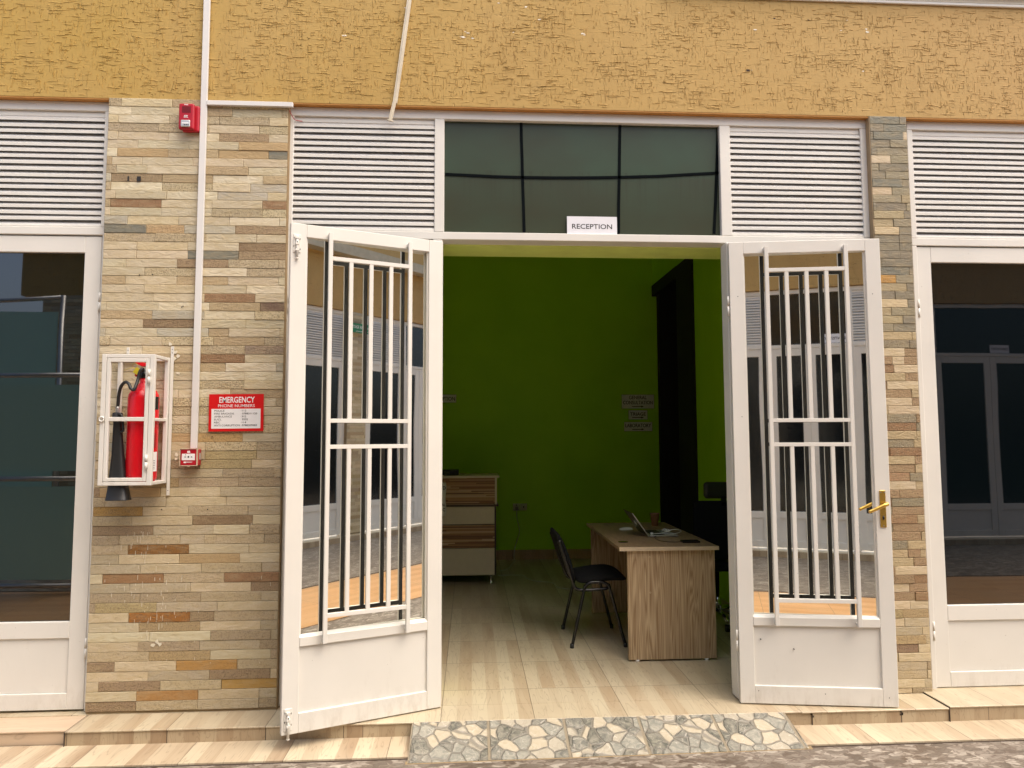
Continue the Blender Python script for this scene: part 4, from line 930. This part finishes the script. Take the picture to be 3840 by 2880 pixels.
# ------------------------------------------------------------------ visitor chair
vc_ = empty('visitor_chair', (.90, 1.26, 0), 0, 'black padded visitor chair with four steel legs tucked under the desk', 'chair')
for s_ in (-1, 1):
    y_ = s_*.247
    m = MB(); m.tube(spline([(-.176, y_, .012), (-.087, y_*.93, .385), (-.072, y_*.92, .425), (-.040, y_*.92, .449), (.005, y_*.92, .452), (.055, y_*.92, .449), (.088, y_*.92, .430), (.105, y_*.92, .395), (.205, y_, .012)], 6), .0115, 12); lg = m.build('leg_frame', BLACKG, vc_)
    for x in (-.177, .206):
        m = MB(); m.lathe([(.014, 0), (.015, .002), (.014, .03)], (x, y_, 0), 12); m.build('foot_cap', BLACK, lg)
def pad(prof, w_, th, name, mat):
    """upholstered slab following a side profile (x,z), rounded edges, th = thickness"""
    P_ = [Vector((p[0], 0, p[1])) for p in prof]; vs = []; n_ = len(P_); nw = 10
    for i, p in enumerate(P_):
        t_ = (P_[min(i+1, n_-1)]-P_[max(i-1, 0)]).normalized(); nr = Vector((-t_.z, 0, t_.x)); e = 1-abs(2*i/(n_-1)-1)**4
        for k in range(2*nw):
            a = 2*math.pi*k/(2*nw); cy = math.copysign(abs(math.cos(a))**.45, math.cos(a)); cz = math.copysign(abs(math.sin(a))**.7, math.sin(a))
            vs.append(p+Vector((0, cy*w_/2*(.80+.2*e), 0))+nr*(cz*th/2*(.35+.65*e)))
    m = MB(); q = 2*nw; m.add(vs, [(i*q+k, i*q+(k+1) % q, (i+1)*q+(k+1) % q, (i+1)*q+k) for i in range(n_-1) for k in range(q)]+[tuple(range(q)), tuple((n_-1)*q+k for k in range(q))], 0, True)
    return m.build(name, mat, vc_)
def dens(pts, n=5): return [(p.x, p.z) for p in spline([(a, 0, b) for a, b in pts], n)]
pad(dens([(-.125, .455), (-.06, .462), (.05, .475), (.15, .478), (.23, .462)]), .46, .062, 'seat', FABRIC)
pad(dens([(-.155, .455), (-.175, .53), (-.205, .62), (-.240, .71), (-.272, .79)]), .46, .060, 'backrest', FABRIC)
for s_ in (-1, 1):
    m = MB(); m.tube(spline([(-.262, s_*.225, .752), (-.225, s_*.232, .640), (-.185, s_*.232, .510), (-.150, s_*.225, .420), (-.105, s_*.218, .397), (.05, s_*.215, .400), (.10, s_*.21, .41)], 6), [.017]*12+[.011]*25, 10); m.build('back_bracket', BLACKG, vc_)

# ------------------------------------------------------------------ office chair
oc = empty('office_chair', (1.995, 1.62, 0), R(176), 'black high-backed office chair with headrest behind the desk', 'office chair')
m = MB(); m.lathe([(.028, .09), (.028, .20), (.018, .205), (.018, .40)], n=18); m.build('gas_lift', CHROME, oc)
for k in range(5):
    a = k*2*math.pi/5+.3; m = MB(); m.tube([(0, 0, .105), (.15*math.cos(a), .15*math.sin(a), .095), (.29*math.cos(a), .29*math.sin(a), .075)], [.022, .018, .013], 10); sb = m.build('base_arm', CHROME, oc)
    m = MB(); m.tube([(.29*math.cos(a)-.02*math.sin(a), .29*math.sin(a)+.02*math.cos(a), .028), (.29*math.cos(a)+.02*math.sin(a), .29*math.sin(a)-.02*math.cos(a), .028)], .027, 14); m.build('castor', BLACK, sb)
m = MB(); m.box(-.25, .25, -.24, .24, .44, .52); m.build('seat', FABRIC, oc, .03, 4)
m = MB(); m.box(-.24, .24, .22, .25, .54, .99); bk = m.build('backrest', FABRIC, oc, .012, 3)
m = MB()
for k in range(9): m.box(-.225, .225, .205, .2195, .575+k*.045, .600+k*.045)
m.build('back_rib', BLACK, bk, .004)
m = MB(); m.box(-.15, .15, .19, .25, 1.005, 1.135); m.build('headrest', BLACK, oc, .035, 5)
m = MB(); m.box(-.02, .02, .232, .25, .95, 1.02); m.build('headrest_post', BLACKG, oc)
for s_ in (-1, 1): m = MB(); m.tube(spline([(s_*.25, .12, .47), (s_*.29, .10, .55), (s_*.29, .08, .68), (s_*.285, -.12, .70)], 5), .014, 8); m.build('armrest', BLACKG, oc)

# ------------------------------------------------------------------ the facade opposite (behind the photographer, seen in the panes)
OY = -5.80
def opp(segs, label):
    s2 = [(k, -b, -a) for k, a, b in segs][::-1]
    return shopfront(s2, label, 'shopfronts across the passage', gm=OPPGLASS, loc=(0, OY, 0))
opp([('L', 1.27, 2.10), ('T', 2.16, 3.14), ('L', 3.20, 4.00)], 'white shopfront across the passage with a DENTISTRY sign in its transom')
opp([('L', 4.50, 5.30), ('T', 5.38, 6.0), ('L', 6.07, 6.86), ('T', 6.93, 8.6)], 'white shopfront across the passage, right of the fire exit sign')
opp([('L', -3.0, -2.17), ('T', -2.1, -.45), ('L', -.38, .44)], 'white shopfront across the passage directly behind the photographer')
for x0_, x1_, lb in ((4.055, 4.44, 'stone pillar across the passage below the fire exit sign'), (.50, 1.22, 'stone pillar across the passage directly opposite the doorway'), (-5.9, -3.06, 'broad stone wall across the passage beside the glass balustrade')):
    pillar('stone_pillar', -x1_, -x0_, 0, 3.46, 0, lambda t: PAL_TOP if t > .42 else PAL_BOT, [], lb, rot=1, loc=(0, OY, 0), lens=(.30, .30))
m = MB(); m.box(-6.2, 10, OY-.4, OY-.004, 3.46, 5.3); tag(m.build('stucco_wall', STUCCO), 'ochre stucco wall above the shopfronts across the passage', 'wall')
m = MB(); m.box(-6.2, 10, OY-.003, OY+.20, 4.3, 4.45); tag(m.build('eaves_slab', plain('beige_render', (.45, .40, .30), .7)), 'beige eaves slab across the passage', 'slab')
m = MB(); m.box(-6.2, 10, OY-.4, OY+.16, -.2, -.004, 1); m.box(-6.2, 10, OY-.3, OY+.1605, ZG-.01, -.0045, 0); struct(m.build('step_opposite', [RISER_T, STEP_T]))
fx = sign('fire_exit_sign', -.24, .24, 0, .15, 0, GREENSIGN, 'green FIRE EXIT sign with running figure across the passage', [('FIRE EXIT', .045, .092, .28, .046, .01)], ink=SIGNW, rz=math.pi, loc=(4.22, OY+.09, 3.12))
m = MB(); m.prism([(x_*1.3-.02, z_*1.25) for x_, z_ in [(-.15, .02), (-.135, .055), (-.15, .08), (-.125, .095), (-.115, .08), (-.10, .085), (-.105, .06), (-.12, .045), (-.10, .02), (-.115, .02), (-.13, .04), (-.14, .02)]], -.0030, -.0022, 'y'); m.build('running_figure', SIGNW, fx)
m = MB(); arrow_mb(m, .03, -.0027, .025, -.15, .006, .02); m.build('arrow', SIGNW, fx)
for k, xx in enumerate((2.98, 7.93)):
    sign('dentistry_sign', -.14, .14, 0, .12, 0, PAPER, ('white paper sign reading DENTISTRY over the nearer opposite doorway', 'white paper sign reading DENTISTRY over the farther opposite doorway')[k], [('DENTISTRY', 0, .06, .25, .038, .02)], rz=math.pi, loc=(xx, OY+.0-FY-.025, 2.715))
# notice board and switch on the stone wall, glass balustrade before it
m = MB(); m.box(-.16, .16, 0, .02, 0, .24); nb = m.build('notice_board', SIGNW); nb.location = (-5.55, OY+.008, 1.72); tag(nb, 'small white notice on the stone wall across the passage', 'notice')
m = MB(); 
for k in range(7): m.box(-.12, .0, .0202, .021, .03+k*.028, .036+k*.028)
m.build('printed_line', INK, nb)
m = MB(); m.box(-.045, .045, 0, .012, 0, .09); o = m.build('light_switch', SIGNW, None, .002); o.location = (-5.62, OY+.008, 1.18); tag(o, 'white light switch low on the stone wall across the passage', 'switch')
BT = glass('frosted_teal_glass', (.45, .75, .70), 1.5, rough=.2, wave=0)
bl = empty('glass_balustrade', (-3.9, -3.35, ZG), 0, 'tall pale metal balustrade with teal frosted glass panels across the passage', 'balustrade')
for x in (0, -1.4): m = MB(); m.tube([(x, 0, 0), (x, 0, 2.24)], .03, 12); m.build('post', ALU, bl)
for z in (.08, 1.16, 2.22): m = MB(); m.tube([(0, 0, z), (-1.4, 0, z)], .026, 12); m.build('rail', ALU, bl)
for z0, z1 in ((.14, 1.08), (1.24, 2.12)): m = MB(); m.box(-1.35, -.05, -.005, .005, z0, z1); m.build('glass_panel', BT, bl)
bl2 = empty('glass_balustrade', (-4.95, -4.6, ZG), 0, 'second glass balustrade farther back and higher', 'balustrade')
for x in (0, -1.2): m = MB(); m.tube([(x, 0, 0), (x, 0, 3.3)], .03, 12); m.build('post', ALU, bl2)
m = MB(); m.tube([(0, 0, 3.28), (-1.2, 0, 3.20)], .026, 12); m.build('rail', ALU, bl2)
m = MB(); m.box(-1.15, -.05, -.005, .005, .3, 3.1); m.build('glass_panel', BT, bl2)
